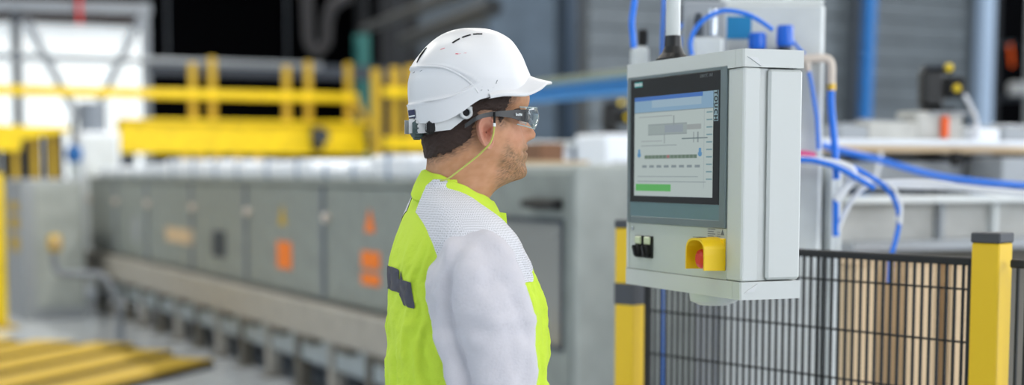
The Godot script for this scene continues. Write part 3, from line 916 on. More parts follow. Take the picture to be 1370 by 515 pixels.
# ------------------------------------------------------------------ right: infeed table with cables
func build_right_machine():
	var Z := -5.2
	var xl: float = onz(1098, 190, Z).x
	var xr: float = onz(1500, 190, Z).x
	var yt: float = onz(1230, 187, Z).y
	var ym: float = onz(1230, 195, Z).y
	var yb: float = onz(1230, 203, Z).y
	var t = thing("infeed_table", "white topped infeed table with pale wooden edge beyond the fence", "table", Vector3((xl + xr) / 2, 0, Z))
	var hw := (xr - xl) / 2
	obj("top", span(mb(), Vector3(-hw, ym, -0.5), Vector3(hw, yt, 0.0), 0.006), "white_pack", t)
	obj("wooden_edge", span(mb(), Vector3(-hw, yb, -0.46), Vector3(hw, ym, -0.01), 0.003), "wood_pale", t)
	for x in [-hw + 0.14, -0.05, hw - 0.1]:
		obj("leg", span(mb(), Vector3(x - 0.04, 0, -0.3), Vector3(x + 0.04, yb, -0.22), 0.006), "machine_mid", t)
	# conveyor bed between the top and the lower tray
	var Z2 := -5.0
	t = thing("conveyor_bed", "pale grey conveyor side frame with tray lips below the white table top", "conveyor", Vector3((onz(1128, 250, Z2).x + xr) / 2, 0, Z2))
	var o: Vector3 = t.position
	var bl: float = (onz(1130, 250, Z2) - o).x
	var br := xr - o.x
	var y := func(py): return onz(1250, py, Z2).y
	obj("upper_panel", span(mb(), Vector3(bl + 0.1, y.call(255), -0.32), Vector3(br, y.call(216), -0.3), 0.004), "machine_mid", t)
	obj("shelf_lip", span(mb(), Vector3(bl, y.call(271), -0.28), Vector3(br, y.call(262), 0.03), 0.006), "white_clad", t)
	obj("side_panel", span(mb(), Vector3(bl, y.call(322), -0.10), Vector3(br, y.call(271), -0.08), 0.004), "machine_grey", t)
	obj("tray_lip", span(mb(), Vector3(bl, y.call(334), -0.1), Vector3(br, y.call(321), 0.06), 0.006), "machine_mid", t)
	obj("kick_panel", span(mb(), Vector3(bl, 0.1, -0.2), Vector3(br, y.call(334), -0.16), 0.004), "dark_leg", t)
	for p in [1270.0, 1342.0]:
		var x: float = (onz(p, 290, Z2) - o).x
		obj("upright", span(mb(), Vector3(x - 0.012, y.call(330), -0.1), Vector3(x + 0.012, y.call(268), -0.04), 0.003), "white_clad" if p > 1300 else "machine_mid", t)
	for p in [1140.0, 1290.0]:
		var x: float = (onz(p, 290, Z2) - o).x
		obj("leg", span(mb(), Vector3(x - 0.04, 0, -0.3), Vector3(x + 0.04, y.call(256), -0.2), 0.006), "dark_steel", t)
	for p in [[1165, 1225, 250, 243], [1236, 1262, 249, 240], [1290, 1360, 250, 244]]:
		obj("rail_clamp", span(mb(), Vector3((onz(p[0], 250, Z2) - o).x, y.call(p[2] + 8), -0.2), Vector3((onz(p[1], 250, Z2) - o).x, y.call(p[3] + 8), -0.1), 0.004), "dark_steel", t)
	obj("dark_slot", span(mb(), Vector3(bl + 0.3, y.call(214), -0.36), Vector3(br, y.call(205), -0.34)), "matt_black", t)
	var sp: Vector3 = onz(1344, 230, Z2 - 0.1)
	one("steel_block", "grey steel box on the conveyor bed under the table edge", "box", span(mb(), Vector3(sp.x - 0.06, onz(1344, 246, Z2 - 0.15).y, Z2 - 0.25), Vector3(sp.x + 0.14, onz(1344, 211, Z2 - 0.1).y, Z2 - 0.05), 0.006), "machine_mid")
	# timber boxes under the tray, seen through the fence
	for p in [[1136, 352, 0.05, "pale wooden box standing under the tray beside the white base"], [1212, 350, 0.07, "pale wooden box under the tray, below the hanging blue cable"], [1266, 352, 0.06, "pale wooden box under the tray near the yellow post"]]:
		var c: Vector3 = onz(p[0], p[1], -4.72)
		var q = thing("wooden_box", p[3], "box", Vector3(c.x, 0, -4.72))
		obj("box_body", span(mb(), Vector3(-p[2], 0, -0.1), Vector3(p[2], c.y, 0.1), 0.006), "wood_pale", q)
		obj("lid_board", span(mb(), Vector3(-p[2] - 0.01, c.y, -0.11), Vector3(p[2] + 0.01, c.y + 0.012, 0.11), 0.003), "wood_pale", q)
	# things on the table top
	var Zm := -5.35
	var mp: Vector3 = onz(1253, 150, Zm)
	t = thing("motor_plinth", "pale aluminium plinth under the black motor on the table", "machine block", Vector3(mp.x, yt, Zm))
	obj("column", span(mb(), Vector3(-0.16, 0, -0.08), Vector3(0.10, mp.y - yt, 0.06), 0.008), "machine_grey", t)
	obj("cap", span(mb(), Vector3(-0.09, mp.y - yt - 0.012, -0.1), Vector3(0.12, mp.y - yt, 0.08), 0.004), "machine_mid", t)
	obj("orange_plug", span(mb(), Vector3(-0.035, 0.01, 0.06), Vector3(0.005, mp.y - yt - 0.02, 0.085), 0.008), "orange", t)
	servo(mp, 0.205, "black servo motor with yellow plugs on the white table top")
	for r in [[1108, 1146, 168, "machine_mid", "grey profile block at the left end of the white table"], [1146, 1212, 163, "machine_grey", "pale long guide block on the white table beside the motor"], [1286, 1322, 172, "white_pack", "short white guide block right of the orange plug"], [1326, 1420, 170, "machine_mid", "long grey guide rail on the table beyond the motor"]]:
		var p0: Vector3 = onz(r[0], r[2], Zm)
		var p1: Vector3 = onz(r[1], r[2], Zm)
		var q = thing("guide_block", r[4], "machine part", Vector3((p0.x + p1.x) / 2, yt, Zm))
		var w := (p1.x - p0.x) / 2
		obj("block_body", span(mb(), Vector3(-w, 0, -0.08), Vector3(w, p0.y - yt, 0.08), 0.008), r[3], q)
		obj("rail", span(mb(), Vector3(-w + 0.01, p0.y - yt, -0.02), Vector3(w - 0.01, p0.y - yt + 0.014, 0.02), 0.004), "chrome", q)
	one("motor_cable", "white cable drooping from the black motor to the table", "cable", tube(mb(), smooth([at(1277, 119, 6.88), at(1289, 126, 6.9), at(1299, 143, 6.92), at(1306, 160, 6.86), at(1309, 186, 6.86)], 5), 0.0085, 8), "cable_white")
	one("black_stand", "small black stand at the foot of the motor plinth", "bracket", span(mb(), Vector3(mp.x - 0.05, yb - 0.06, Z + 0.0), Vector3(mp.x - 0.01, yb, Z + 0.03)), "matt_black")
	# hanging cables
	var cab := [
		["blue_cable", "long blue cable slanting down across the conveyor bed", "hose_blue", 0.0115, 5.6, [[1060, 180], [1090, 190], [1120, 200], [1170, 212], [1240, 232], [1300, 242], [1372, 248], [1420, 250]]],
		["blue_cable", "blue cable drooping in a loop down to the fence rail", "hose_blue", 0.0072, 4.38, [[1068, 212], [1100, 216], [1140, 224], [1164, 236], [1184, 250], [1197, 268], [1203, 292], [1199, 318], [1192, 345], [1190, 380]]],
		["white_cable", "thick pale cable curving down beside the white base", "cable_white", 0.0118, 4.36, [[1064, 214], [1100, 216], [1130, 222], [1142, 232], [1136, 246], [1118, 268]]],
		["white_cable", "white cable rising in an arc to the conveyor bed", "cable_white", 0.007, 4.40, [[1119, 310], [1132, 282], [1146, 260], [1166, 247], [1200, 243], [1250, 244], [1300, 252], [1372, 258], [1420, 258]]],
		["white_cable", "white cable lying along the conveyor bed under the blue one", "cable_white", 0.0105, 4.95, [[1134, 232], [1160, 243], [1200, 248], [1270, 250], [1330, 256], [1400, 262]]],
		["white_cable", "thin white strand hanging from the table edge", "cable_white", 0.0085, 6.36, [[1179, 203], [1176, 220], [1170, 243]]],
		["white_cable", "white strand running beside the drooping blue cable", "cable_white", 0.0045, 4.36, [[1188, 242], [1200, 258], [1206, 275], [1204, 300]]],
		["blue_strap", "flat blue strap hanging beside the white base", "hose_blue", 0.0095, 4.40, [[1118, 266], [1118, 290], [1118, 316]]],
		["pink_cable", "short pink cable end beside the operator panel", "pink", 0.0142, 4.39, [[1060, 208], [1076, 208], [1090, 211]]],
		["blue_cable", "short blue cable under the pink one beside the panel", "hose_blue", 0.0076, 4.34, [[1060, 214], [1080, 214], [1094, 216], [1120, 224], [1150, 240], [1170, 252]]],
	]
	for c in cab:
		var pts := []
		for q in c[5]: pts.append(at(q[0], q[1], c[4]))
		one(c[0], c[1], "cable", tube(mb(), smooth(pts, 5), c[3], 8), c[2])
	one("cable_tie", "white tie around the drooping blue cable", "cable tie", tube(mb(), [at(1202, 289, 4.38), at(1202, 296, 4.38)], 0.0115, 10), "cable_white")

# ------------------------------------------------------------------ pneumatic cabinet, hoses and fittings behind the panel
func build_pneumatics():
	var yw := deg_to_rad(-YAW)
	var z := 4.45
	var a := at(969, 3, z)
	var b := at(1105, 3, z)
	var mid := (a + b) / 2
	var t = thing("pneumatic_cabinet", "tall white pneumatic cabinet with blue label behind the operator panel", "cabinet", Vector3(mid.x, 0, mid.z), yw)
	var hw := (b - a).length() / 2
	obj("body", span(mb(), Vector3(-hw, 0.1, -0.35), Vector3(hw, mid.y, 0), 0.012), "cabinet_white", t)
	obj("top_bead", span(mb(), Vector3(-hw, mid.y, -0.33), Vector3(hw, mid.y + 0.012, -0.02), 0.004), "white_clad", t)
	obj("side_edge", span(mb(), Vector3(-hw - 0.016, 0.1, -0.33), Vector3(-hw, mid.y - 0.004, -0.02), 0.004), "machine_mid", t)
	obj("plinth", span(mb(), Vector3(-hw + 0.02, 0, -0.33), Vector3(hw - 0.02, 0.1, -0.03)), "machine_mid", t)
	var l0 := t.to_local(at(972, 22, z)) as Vector3
	var l1 := t.to_local(at(1005, 52, z)) as Vector3
	obj("blue_label", span(mb(), Vector3(l0.x, l1.y, 0), Vector3(l1.x, l0.y, 0.003)), "label_blue", t)
	for p in [990, 1080]:
		var e := t.to_local(at(p, 0, z - 0.15)) as Vector3
		obj("lifting_eye", lathe(mb(), [Vector2(0.014, 0), Vector2(0.014, 0.02), Vector2(0.02, 0.03), Vector2(0.012, 0.045), Vector2(0, 0.05)], 12, Transform3D(Basis.IDENTITY, Vector3(e.x, mid.y + 0.01, -0.15))), "white_clad", t)
	# lower white base right of the panel
	a = at(1107, 218, 4.5); b = at(1128, 218, 4.5)
	mid = (a + b) / 2
	t = thing("machine_base", "white machine base beside the operator panel behind black fence", "cabinet", Vector3(mid.x, 0, mid.z), yw)
	hw = (b - a).length() / 2
	obj("body", span(mb(), Vector3(-hw, 0.05, -0.3), Vector3(hw, mid.y, 0), 0.01), "cabinet_white", t)
	obj("cover", span(mb(), Vector3(-hw + 0.01, 0.1, 0), Vector3(hw - 0.02, mid.y - 0.03, 0.006), 0.003), "white_clad", t)
	obj("plinth", span(mb(), Vector3(-hw + 0.02, 0, -0.28), Vector3(hw - 0.02, 0.05, -0.02)), "machine_mid", t)
	# filter bowls with blue caps
	for c in [[1050, 34, 62, 0.024, 4.37, "blue plastic cap on the tall fitting above the panel's right end"], [1013, 44, 66, 0.025, 4.37, "lower blue plastic cap under the blue label"]]:
		var p0 := at(c[0], c[1], c[4])
		var p1 := at(c[0], c[2], c[4])
		t = thing("blue_cap_fitting", c[5], "fitting", Vector3(p1.x, p1.y - 0.4, p1.z), yw)
		var H := p0.y - p1.y
		obj("bowl", lathe(mb(), [Vector2(0, 0.2), Vector2(c[3] * 0.8, 0.2), Vector2(c[3] * 0.8, 0.41), Vector2(0, 0.41)], 18), "dark_steel", t)
		obj("cap", lathe(mb(), [Vector2(0, 0.4), Vector2(c[3] * 0.92, 0.4), Vector2(c[3], 0.41), Vector2(c[3] * 0.96, 0.4 + H - 0.006), Vector2(c[3] * 0.85, 0.4 + H), Vector2(0, 0.4 + H)], 22), "cap_blue", t)
		obj("mounting_plate", bx(Vector3(0.0, 0.3, -0.048), Vector3(0.04, 0.2, 0.055), 0.004), "machine_mid", t)
	# valve block seen left of the cabinet
	var vb := at(946, 58, 4.3)
	t = thing("valve_block", "steel and white valve block with small knobs behind the pole", "valve", vb, yw)
	obj("block", bx(Vector3(0, -0.02, 0), Vector3(0.085, 0.07, 0.06), 0.008), "cabinet_white", t)
	obj("knob", lathe(mb(), [Vector2(0.012, 0), Vector2(0.012, 0.05), Vector2(0.016, 0.055), Vector2(0.016, 0.07), Vector2(0, 0.07)], 14, Transform3D(Basis.IDENTITY, Vector3(0.014, 0.02, 0.01))), "chrome", t)
	obj("knob", lathe(mb(), [Vector2(0.013, 0), Vector2(0.013, 0.04), Vector2(0.008, 0.06), Vector2(0, 0.06)], 14, Transform3D(Basis.IDENTITY, Vector3(-0.026, 0.02, 0.01))), "dark_steel", t)
	obj("back_plate", bx(Vector3(0.0, 0.03, -0.06), Vector3(0.12, 0.18, 0.03), 0.006), "machine_mid", t)
	obj("post", span(mb(), Vector3(-0.02, -vb.y, -0.08), Vector3(0.02, -0.05, -0.045)), "machine_mid", t)
	var gp := at(962, 30, 4.6)
	one("rear_rail", "dark steel rail behind the valve block and the blue hose loop", "rail", bar(mb(), at(900, 24, 4.62), at(936, 11, 4.6), 0.03, 0.05), "post_cap")
	# white foot with black connector at the panel's left corner
	var wf := at(856, 72, 4.42)
	t = thing("sensor_head", "white sensor foot with black connector behind the panel's far corner", "sensor", wf, yw)
	obj("foot", bx(Vector3(0, -0.01, 0), Vector3(0.05, 0.06, 0.05), 0.01), "cabinet_white", t)
	obj("connector", bx(Vector3(0.008, 0.045, 0.0), Vector3(0.026, 0.045, 0.026), 0.006), "matt_black", t)
	obj("stem", span(mb(), Vector3(-0.015, -wf.y, -0.015), Vector3(0.015, -0.03, 0.015)), "machine_mid", t)
	var hoses := [
		["blue_hose", "thick blue hose hanging left of the white pole", 0.0085, 4.1, [[853, -40], [849, 0], [845.5, 28], [847, 50], [848, 64]]],
		["blue_hose", "blue hose bent in a wide loop over the panel top", 0.0062, 4.22, [[926, 74], [924, 56], [931, 38], [945, 24], [964, 15], [982, 15], [1002, 20], [1020, 30], [1034, 40]]],
		["blue_hose", "short blue hose slanting behind the white pole", 0.0065, 4.57, [[900, 44], [912, 34], [922, 26], [934, 14]]],
		["blue_hose", "thin blue hose hanging straight behind the white pole", 0.005, 4.42, [[889, -40], [888, 4], [887, 30], [886, 60], [886, 120], [886, 500], [886, 956]]],
		["blue_hose", "thin blue hose slanting down to the panel behind the black pole foot", 0.006, 4.4, [[917, 44], [911, 58], [908, 72]]],
		["blue_hose", "thin blue hose leaving the tall blue cap", 0.0045, 4.4, [[1060, 54], [1068, 64], [1076, 72]]],
		["blue_hose", "thin blue hose hanging under the beige elbow beside the panel", 0.006, 4.42, [[1081, 92], [1085, 110], [1090, 140], [1093, 160], [1095, 200]]],
		["blue_hose", "thick blue hose with yellow ring hanging from the beige elbow", 0.0105, 4.42, [[1112, 120], [1112, 140], [1115, 175], [1118, 212], [1119, 240]]],
	]
	for c in hoses:
		var pts := []
		for q in c[4]: pts.append(at(q[0], q[1], c[3]))
		one(c[0], c[1], "hose", tube(mb(), smooth(pts, 5), c[2], 10), "hose_blue")
	# beige elbow pipe
	var zz := 4.42
	var e0 := at(1076, 79, zz)
	t = thing("pipe_elbow", "beige elbow pipe with brass ring beside the panel's top corner", "pipe", e0)
	var pts := []
	for q in [[1068, 80], [1080, 79], [1098, 78], [1108, 80], [1112, 88], [1112, 104], [1112, 113]]: pts.append(at(q[0], q[1], zz) - e0)
	obj("pipe", tube(mb(), smooth(pts, 4), 0.0125, 12), "beige_fit", t)
	obj("ring", tube(mb(), [at(1112, 112, zz) - e0, at(1112, 121, zz) - e0], 0.0125, 14), "brass", t)
	obj("nozzle", tube(mb(), [at(1079, 82, zz) - e0, at(1081, 96, zz) - e0], [0.012, 0.008], 12), "beige_fit", t)

# ------------------------------------------------------------------ guard fence
func build_fence():
	var pl := W(0.327, 0, 4.24)
	var pr := W(1.035, 0, 3.335)
	pl.y = 0; pr.y = 0
	var d := (pr - pl)
	var len := d.length()
	d = d.normalized()
	var turn := atan2(-d.z, d.x)
	var t = thing("mesh_fence", "black steel bar fence panel between two yellow posts", "fence", pl, turn)
	var htop := 1.366
	var x0 := 0.06
	var x1 := len - 0.045
	obj("top_rail", span(mb(), Vector3(x0, htop - 0.018, -0.009), Vector3(x1, htop, 0.009), 0.003), "fence_black", t)
	obj("bottom_rail", span(mb(), Vector3(x0, 0.12, -0.009), Vector3(x1, 0.14, 0.009), 0.003), "fence_black", t)
	for x in [x0, x1 - 0.012]:
		obj("side_rail", span(mb(), Vector3(x, 0.12, -0.009), Vector3(x + 0.018, htop, 0.009), 0.003), "fence_black", t)
	var n := int((x1 - x0) / 0.0215)
	var m := span(mb(), Vector3(-0.0027, 0.13, -0.0027), Vector3(0.0027, htop - 0.01, 0.0027)).commit() as ArrayMesh
	for i in range(1, n):
		var o = obj("bar", m, "fence_black", t)
		o.position = Vector3(x0 + i * (x1 - x0) / n, 0, 0.006)
	for k in 10:
		obj("cross_wire", span(mb(), Vector3(x0, 0.24 + k * 0.117, -0.004), Vector3(x1, 0.2445 + k * 0.117, 0.0005)), "fence_black", t)
	for q in [[pl, "yellow guard post with grey bands at the panel's far side"], [pr, "yellow square guard post with grey cap at the fence end"]]:
		var p = thing("guard_post", q[1], "post", q[0], turn + 0.15, "yellow fence posts")
		obj("foot_plate", bx(Vector3(0, 0.008, 0), Vector3(0.14, 0.016, 0.14), 0.003), "post_cap", p)
		obj("shaft", span(mb(), Vector3(-0.032, 0.016, -0.032), Vector3(0.032, 1.40, 0.032), 0.003), "safety_yellow", p)
		obj("cap", span(mb(), Vector3(-0.034, 1.40, -0.034), Vector3(0.034, 1.422, 0.034), 0.003), "post_cap", p)
		if q[0] == pl:
			obj("band", span(mb(), Vector3(-0.0335, 1.19, -0.0335), Vector3(0.0335, 1.25, 0.0335), 0.002), "post_cap", p)
	# next fence panel beyond the right post
	t = thing("mesh_fence", "black steel fence panel continuing past the capped yellow post", "fence", pr, turn)
	obj("top_rail", span(mb(), Vector3(0.05, 1.348, -0.009), Vector3(0.9, 1.366, 0.009), 0.003), "fence_black", t)
	obj("bottom_rail", span(mb(), Vector3(0.05, 0.12, -0.009), Vector3(0.9, 0.14, 0.009), 0.003), "fence_black", t)
	for i in 38:
		var o = obj("bar", m, "fence_black", t)
		o.position = Vector3(0.07 + i * 0.0215, 0, 0.006)

# ------------------------------------------------------------------ operator panel
func build_panel():
	# local frame: x along the front towards its near edge, y up, z out of the front; origin at the screen unit's lower far corner... front at z = 0
	var a := deg_to_rad(22.57)
	var R0 := W(0.4114, -0.1072, 2.975)
	var U := W(-sin(a), -0.0, cos(a)) - Vector3(0, CAM_H, 0)
	var turn := atan2(U.z, -U.x)                       # local x = -U
	var base := Vector3(R0.x, 0, R0.z)
	var t = thing("operator_panel", "light grey operator panel with touch screen and yellow emergency stop on a white pole", "control panel", base, turn)
	var y0 := R0.y                                      # all heights below are relative to the screen unit's lower edge
	var off := Vector3(0, y0, 0)
	# local x: 0 at the near edge of the screen unit, negative towards its far edge (-0.415)
	var XN := 0.0565
	var XF := -0.430
	var D := 0.131
	obj("housing", span(mb(), off + Vector3(XF + 0.012, -0.0985, -D + 0.003), off + Vector3(XN - 0.012, 0.3035, -0.004), 0.002), "housing", t)
	# the front: far and near upright profiles and the recessed plate
	obj("profile", rounded_upright(off, XF - 0.002, XF + 0.018, -0.0985, 0.3035, -0.03, 0.0), "housing", t)
	obj("profile", span(mb(), off + Vector3(0.001, -0.0985, -0.037), off + Vector3(XN, 0.3035, 0.0), 0.003), "housing", t)
	obj("front_plate", span(mb(), off + Vector3(XF + 0.018, -0.0985, -0.02), off + Vector3(0.0, 0.3035, -0.0015), 0.0), "front_plate", t)
	# near side: strip, groove, side cover
	obj("side_strip", span(mb(), off + Vector3(XN - 0.01, -0.098, -0.037), off + Vector3(XN + 0.0005, 0.303, -0.003), 0.002), "housing", t)
	obj("side_cover", span(mb(), off + Vector3(XN - 0.01, -0.0965, -D), off + Vector3(XN + 0.0005, 0.3015, -0.056), 0.008), "housing", t)
	obj("side_groove", span(mb(), off + Vector3(XN - 0.03, -0.098, -0.06), off + Vector3(XN - 0.0105, 0.303, -0.03)), "housing", t)
	# top and bottom caps, each a frame piece with corner blocks
	for s in [[0.3045, 0.338, 1.0], [-0.1335, -0.0995, -1.0]]:
		var cap = obj("top_cap" if s[2] > 0 else "bottom_cap", cap_shape(off, XF - 0.0075, 0.0285, s[0], s[1], -D, 0.0016), "housing", t)
		obj("corner_block", cap_shape(off, 0.0293, XN + 0.0012, s[0], s[1], -D, 0.0016, false), "housing", cap)
		var wy: float = (s[0] + 0.008) if s[2] > 0 else (s[1] - 0.009)
		var wedge = extrude(mb(), PackedVector2Array([Vector2(-0.005, 0.011 * s[2]), Vector2(-0.034, -0.006 * s[2]), Vector2(-0.026, 0.010 * s[2])]), 0, 0.003, Transform3D(Basis(Vector3.BACK, Vector3.UP, Vector3.RIGHT) * Basis.from_scale(Vector3(1, 1, 1)), off + Vector3(XN + 0.0004, wy, -0.002)))
		obj("corner_wedge", wedge, "helmet_band", cap)
	# screen unit
	var hmi = obj("screen_unit", frame_ring(off, -0.415, 0.0, 0.0, 0.310, 0.016, 0.004), "bezel", t)
	obj("lower_strip", span(mb(), off + Vector3(-0.399, 0.014, -0.001), off + Vector3(-0.016, 0.046, 0.0035), 0.001), "bezel_strip", hmi)
	obj("glass_front", span(mb(), off + Vector3(-0.399, 0.045, -0.001), off + Vector3(-0.0225, 0.303, 0.0045), 0.001), "screen_black", hmi)
	var scr = obj("display", display_mesh(off + Vector3(-0.379, 0.0587, 0.0050), 0.333, 0.2065), screen_material(), hmi)
	obj("touch_inlay", span(mb(), off + Vector3(-0.0445, 0.2065, 0.0044), off + Vector3(-0.0275, 0.2655, 0.005)), "inlay", hmi)
	written(hmi, "lettering", "TOUCH", 0.0125, "ink", Transform3D(Basis(Vector3.BACK, -PI / 2), off + Vector3(-0.036, 0.236, 0.0053)), true)
	var lg = obj("logo_plate", span(mb(), off + Vector3(-0.3795, 0.2865, 0.0045), off + Vector3(-0.3445, 0.2975, 0.0051), 0.0), "logo_teal", hmi)
	written(lg, "lettering", "SIEMENS", 0.0062, "print_white", Transform3D(Basis.IDENTITY, off + Vector3(-0.362, 0.292, 0.0055)), true)
	written(hmi, "lettering", "SIMATIC HMI", 0.0062, "ink_grey", Transform3D(Basis.IDENTITY, off + Vector3(-0.075, 0.2955, 0.0049)))
	# selector switches
	for x in [-0.359, -0.318]:
		var sw = obj("selector_switch", span(mb(), off + Vector3(x - 0.017, -0.0725, -0.002), off + Vector3(x + 0.017, -0.026, 0.003), 0.001), "black", t)
		obj("indicator", span(mb(), off + Vector3(x - 0.013, -0.044, 0.002), off + Vector3(x + 0.013, -0.0275, 0.007), 0.002), "switch_pale", sw)
		obj("rotary_knob", lathe(mb(), [Vector2(0.014, 0), Vector2(0.014, 0.007), Vector2(0.012, 0.010), Vector2(0, 0.010)], 20, Transform3D(Basis(Vector3.RIGHT, PI / 2), off + Vector3(x, -0.058, 0.002))), "matt_black", sw)
		obj("knob_grip", bx(off + Vector3(x, -0.058, 0.014), Vector3(0.008, 0.026, 0.006), 0.002, Basis(Vector3.BACK, 0.5)), "black", sw)
	# emergency stop under its yellow guard
	var es := off + Vector3(-0.041, -0.053, 0.0)
	var g = obj("emergency_stop_guard", guard_shape(es), "estop_yellow", t)
	obj("base_plate", span(mb(), es + Vector3(-0.038, -0.028, -0.002), es + Vector3(0.038, 0.034, 0.003), 0.001), "estop_yellow", g)
	obj("sticker", span(mb(), es + Vector3(-0.018, 0.0352, 0.022), es + Vector3(0.004, 0.0362, 0.04)), "ink_grey", g)
	var btn = obj("emergency_button", lathe(mb(), [Vector2(0, 0.036), Vector2(0.010, 0.0355), Vector2(0.0165, 0.032), Vector2(0.019, 0.027), Vector2(0.0185, 0.021), Vector2(0.011, 0.016), Vector2(0.010, 0.0)], 28, Transform3D(Basis(Vector3.RIGHT, PI / 2), es + Vector3(0, -0.006, 0.003))), "estop_red", t)
	obj("collar", lathe(mb(), [Vector2(0.014, 0.0), Vector2(0.014, 0.008), Vector2(0.010, 0.008)], 20, Transform3D(Basis(Vector3.RIGHT, PI / 2), es + Vector3(0, -0.006, 0.002))), "estop_yellow", btn)
	# small printed notes above it and the arrow mark
	for k in 4:
		obj("printed_line", span(mb(), off + Vector3(-0.072, -0.0035 - k * 0.0045, -0.0015), off + Vector3(-0.044 - 0.006 * (k % 2), -0.002 - k * 0.0045, -0.0008)), "ink_grey", t)
	obj("printed_triangle", extrude(mb(), PackedVector2Array([Vector2(-0.006, 0), Vector2(0.006, 0), Vector2(0, 0.011)]), 0, 0.0006, Transform3D(Basis.IDENTITY, off + Vector3(-0.016, -0.013, -0.0014))), "ink_grey", t)
	for k in 3:
		obj("printed_line", span(mb(), off + Vector3(-0.036, -0.008 - k * 0.004, -0.0015), off + Vector3(-0.024, -0.007 - k * 0.004, -0.0008)), "ink_grey", t)
	obj("plate_screw", lathe(mb(), [Vector2(0.004, 0), Vector2(0.004, 0.002), Vector2(0, 0.003)], 12, Transform3D(Basis(Vector3.RIGHT, PI / 2), off + Vector3(-0.395, -0.012, -0.001))), "chrome", t)
	# bulge under the bottom cap, where the cables leave
	obj("cable_gland", lathe(mb(), [Vector2(0.05, -0.1335), Vector2(0.048, -0.15), Vector2(0.03, -0.158), Vector2(0, -0.158)], 26, Transform3D(Basis.IDENTITY, off + Vector3(-0.13, 0, -0.05))), "housing", t)
	# pole with black flared foot, standing on the top cap and going up to the roof
	var pc := Vector3(-0.335, y0 + 0.338, -0.062)
	obj("pole", tube(mb(), [pc + Vector3(0, 0.05, 0), Vector3(pc.x, 8.5, pc.z)], 0.0152, 28), "cabinet_white", t)
	obj("pole_foot", lathe(mb(), [Vector2(0, 0), Vector2(0.036, 0.0), Vector2(0.036, 0.008), Vector2(0.031, 0.012), Vector2(0.024, 0.02), Vector2(0.0185, 0.034), Vector2(0.017, 0.056), Vector2(0.0152, 0.057)], 30, Transform3D(Basis.IDENTITY, pc)), "black", t)
	var ll := AreaLight3D.new()
	ll.name = "display_light"
	ll.area_size = Vector2(0.32, 0.2)
	ll.light_color = Color(0.8, 0.95, 0.95)
	ll.light_energy = 0.012
	ll.shadow_enabled = true
	ll.area_range = 8.0
	add_child(ll)
	var pos: Vector3 = t.to_global(off + Vector3(-0.2125, 0.162, 0.012))
	ll.look_at_from_position(pos, pos + t.global_basis.z, Vector3.UP)

func rounded_upright(off, x0, x1, ya, yb, za, zb):
	var poly := PackedVector2Array([Vector2(x1, za), Vector2(x1, zb)])
	var r := 0.012
	for k in 7:
		var an := PI / 2 + (PI / 2) * k / 6.0
		poly.append(Vector2(x0 + r + r * cos(an), zb - r + r * sin(an)))
	poly.append(Vector2(x0, za))
	return extrude(mb(), poly, ya, yb, Transform3D(Basis(Vector3.RIGHT, Vector3.BACK, Vector3.UP), off))

func cap_shape(off, x0, x1, ya, yb, za, zb, round_far := true):
	var poly := PackedVector2Array([Vector2(x1, za), Vector2(x1, zb - 0.003), Vector2(x1 - 0.003, zb)])
	if round_far:
		poly = PackedVector2Array([Vector2(x1, za), Vector2(x1, zb)])
		var r := 0.02
		for k in 9:
			var an := PI / 2 + (PI / 2) * k / 8.0
			poly.append(Vector2(x0 + r + r * cos(an), zb - r + r * sin(an)))
	else:
		poly.append(Vector2(x0, zb))
	poly.append(Vector2(x0, za))
	return extrude(mb(), poly, ya, yb, Transform3D(Basis(Vector3.RIGHT, Vector3.BACK, Vector3.UP), off))

func frame_ring(off, x0, x1, ya, yb, w, z):
	var st := mb()
	span(st, off + Vector3(x0, ya, -0.002), off + Vector3(x0 + w, yb, z), 0.0015)
	span(st, off + Vector3(x1 - w - 0.007, ya, -0.002), off + Vector3(x1, yb, z), 0.0015)
	span(st, off + Vector3(x0 + w, yb - 0.008, -0.002), off + Vector3(x1 - w, yb, z), 0.0015)
	span(st, off + Vector3(x0 + w, ya, -0.002), off + Vector3(x1 - w, ya + 0.016, z), 0.0015)
	return st

func guard_shape(es: Vector3):          # arch of sheet, open to the front and below
	var st := mb()
	var out := PackedVector2Array()
	var inn := PackedVector2Array()
	for k in 17:
		var an := PI * k / 16.0
		var c := Vector2(cos(an), sin(an))
		var e := 0.72
		var p := Vector2(signf(c.x) * pow(absf(c.x), e), pow(absf(c.y), e))
		out.append(Vector2(0.039 * p.x, 0.004 + 0.032 * p.y))
		inn.append(Vector2(0.0345 * p.x, 0.004 + 0.0275 * p.y))
	out.insert(0, Vector2(0.039, -0.028)); out.append(Vector2(-0.039, -0.028))
	inn.insert(0, Vector2(0.0345, -0.028)); inn.append(Vector2(-0.0345, -0.028))
	var dep := 0.045
	for i in out.size() - 1:
		var o0 := es + v3(out[i], 0.0); var o1 := es + v3(out[i + 1], 0.0)
		var o2 := es + v3(out[i + 1] * 0.96, dep); var o3 := es + v3(out[i] * 0.96, dep)
		var i0 := es + v3(inn[i], 0.0); var i1 := es + v3(inn[i + 1], 0.0)
		var i2 := es + v3(inn[i + 1] * 0.96, dep); var i3 := es + v3(inn[i] * 0.96, dep)
		var m := v3((out[i] + out[i + 1]) * 0.5, 0.0)
		quad(st, o0, o1, o2, o3, m)
		quad(st, i0, i1, i2, i3, -m)
		quad(st, o3, o2, i2, i3, Vector3.BACK)
	for s in [0, out.size() - 1]:
		quad(st, es + v3(out[s], 0.0), es + v3(out[s] * 0.96, dep), es + v3(inn[s] * 0.96, dep), es + v3(inn[s], 0.0), Vector3.DOWN)
	return st

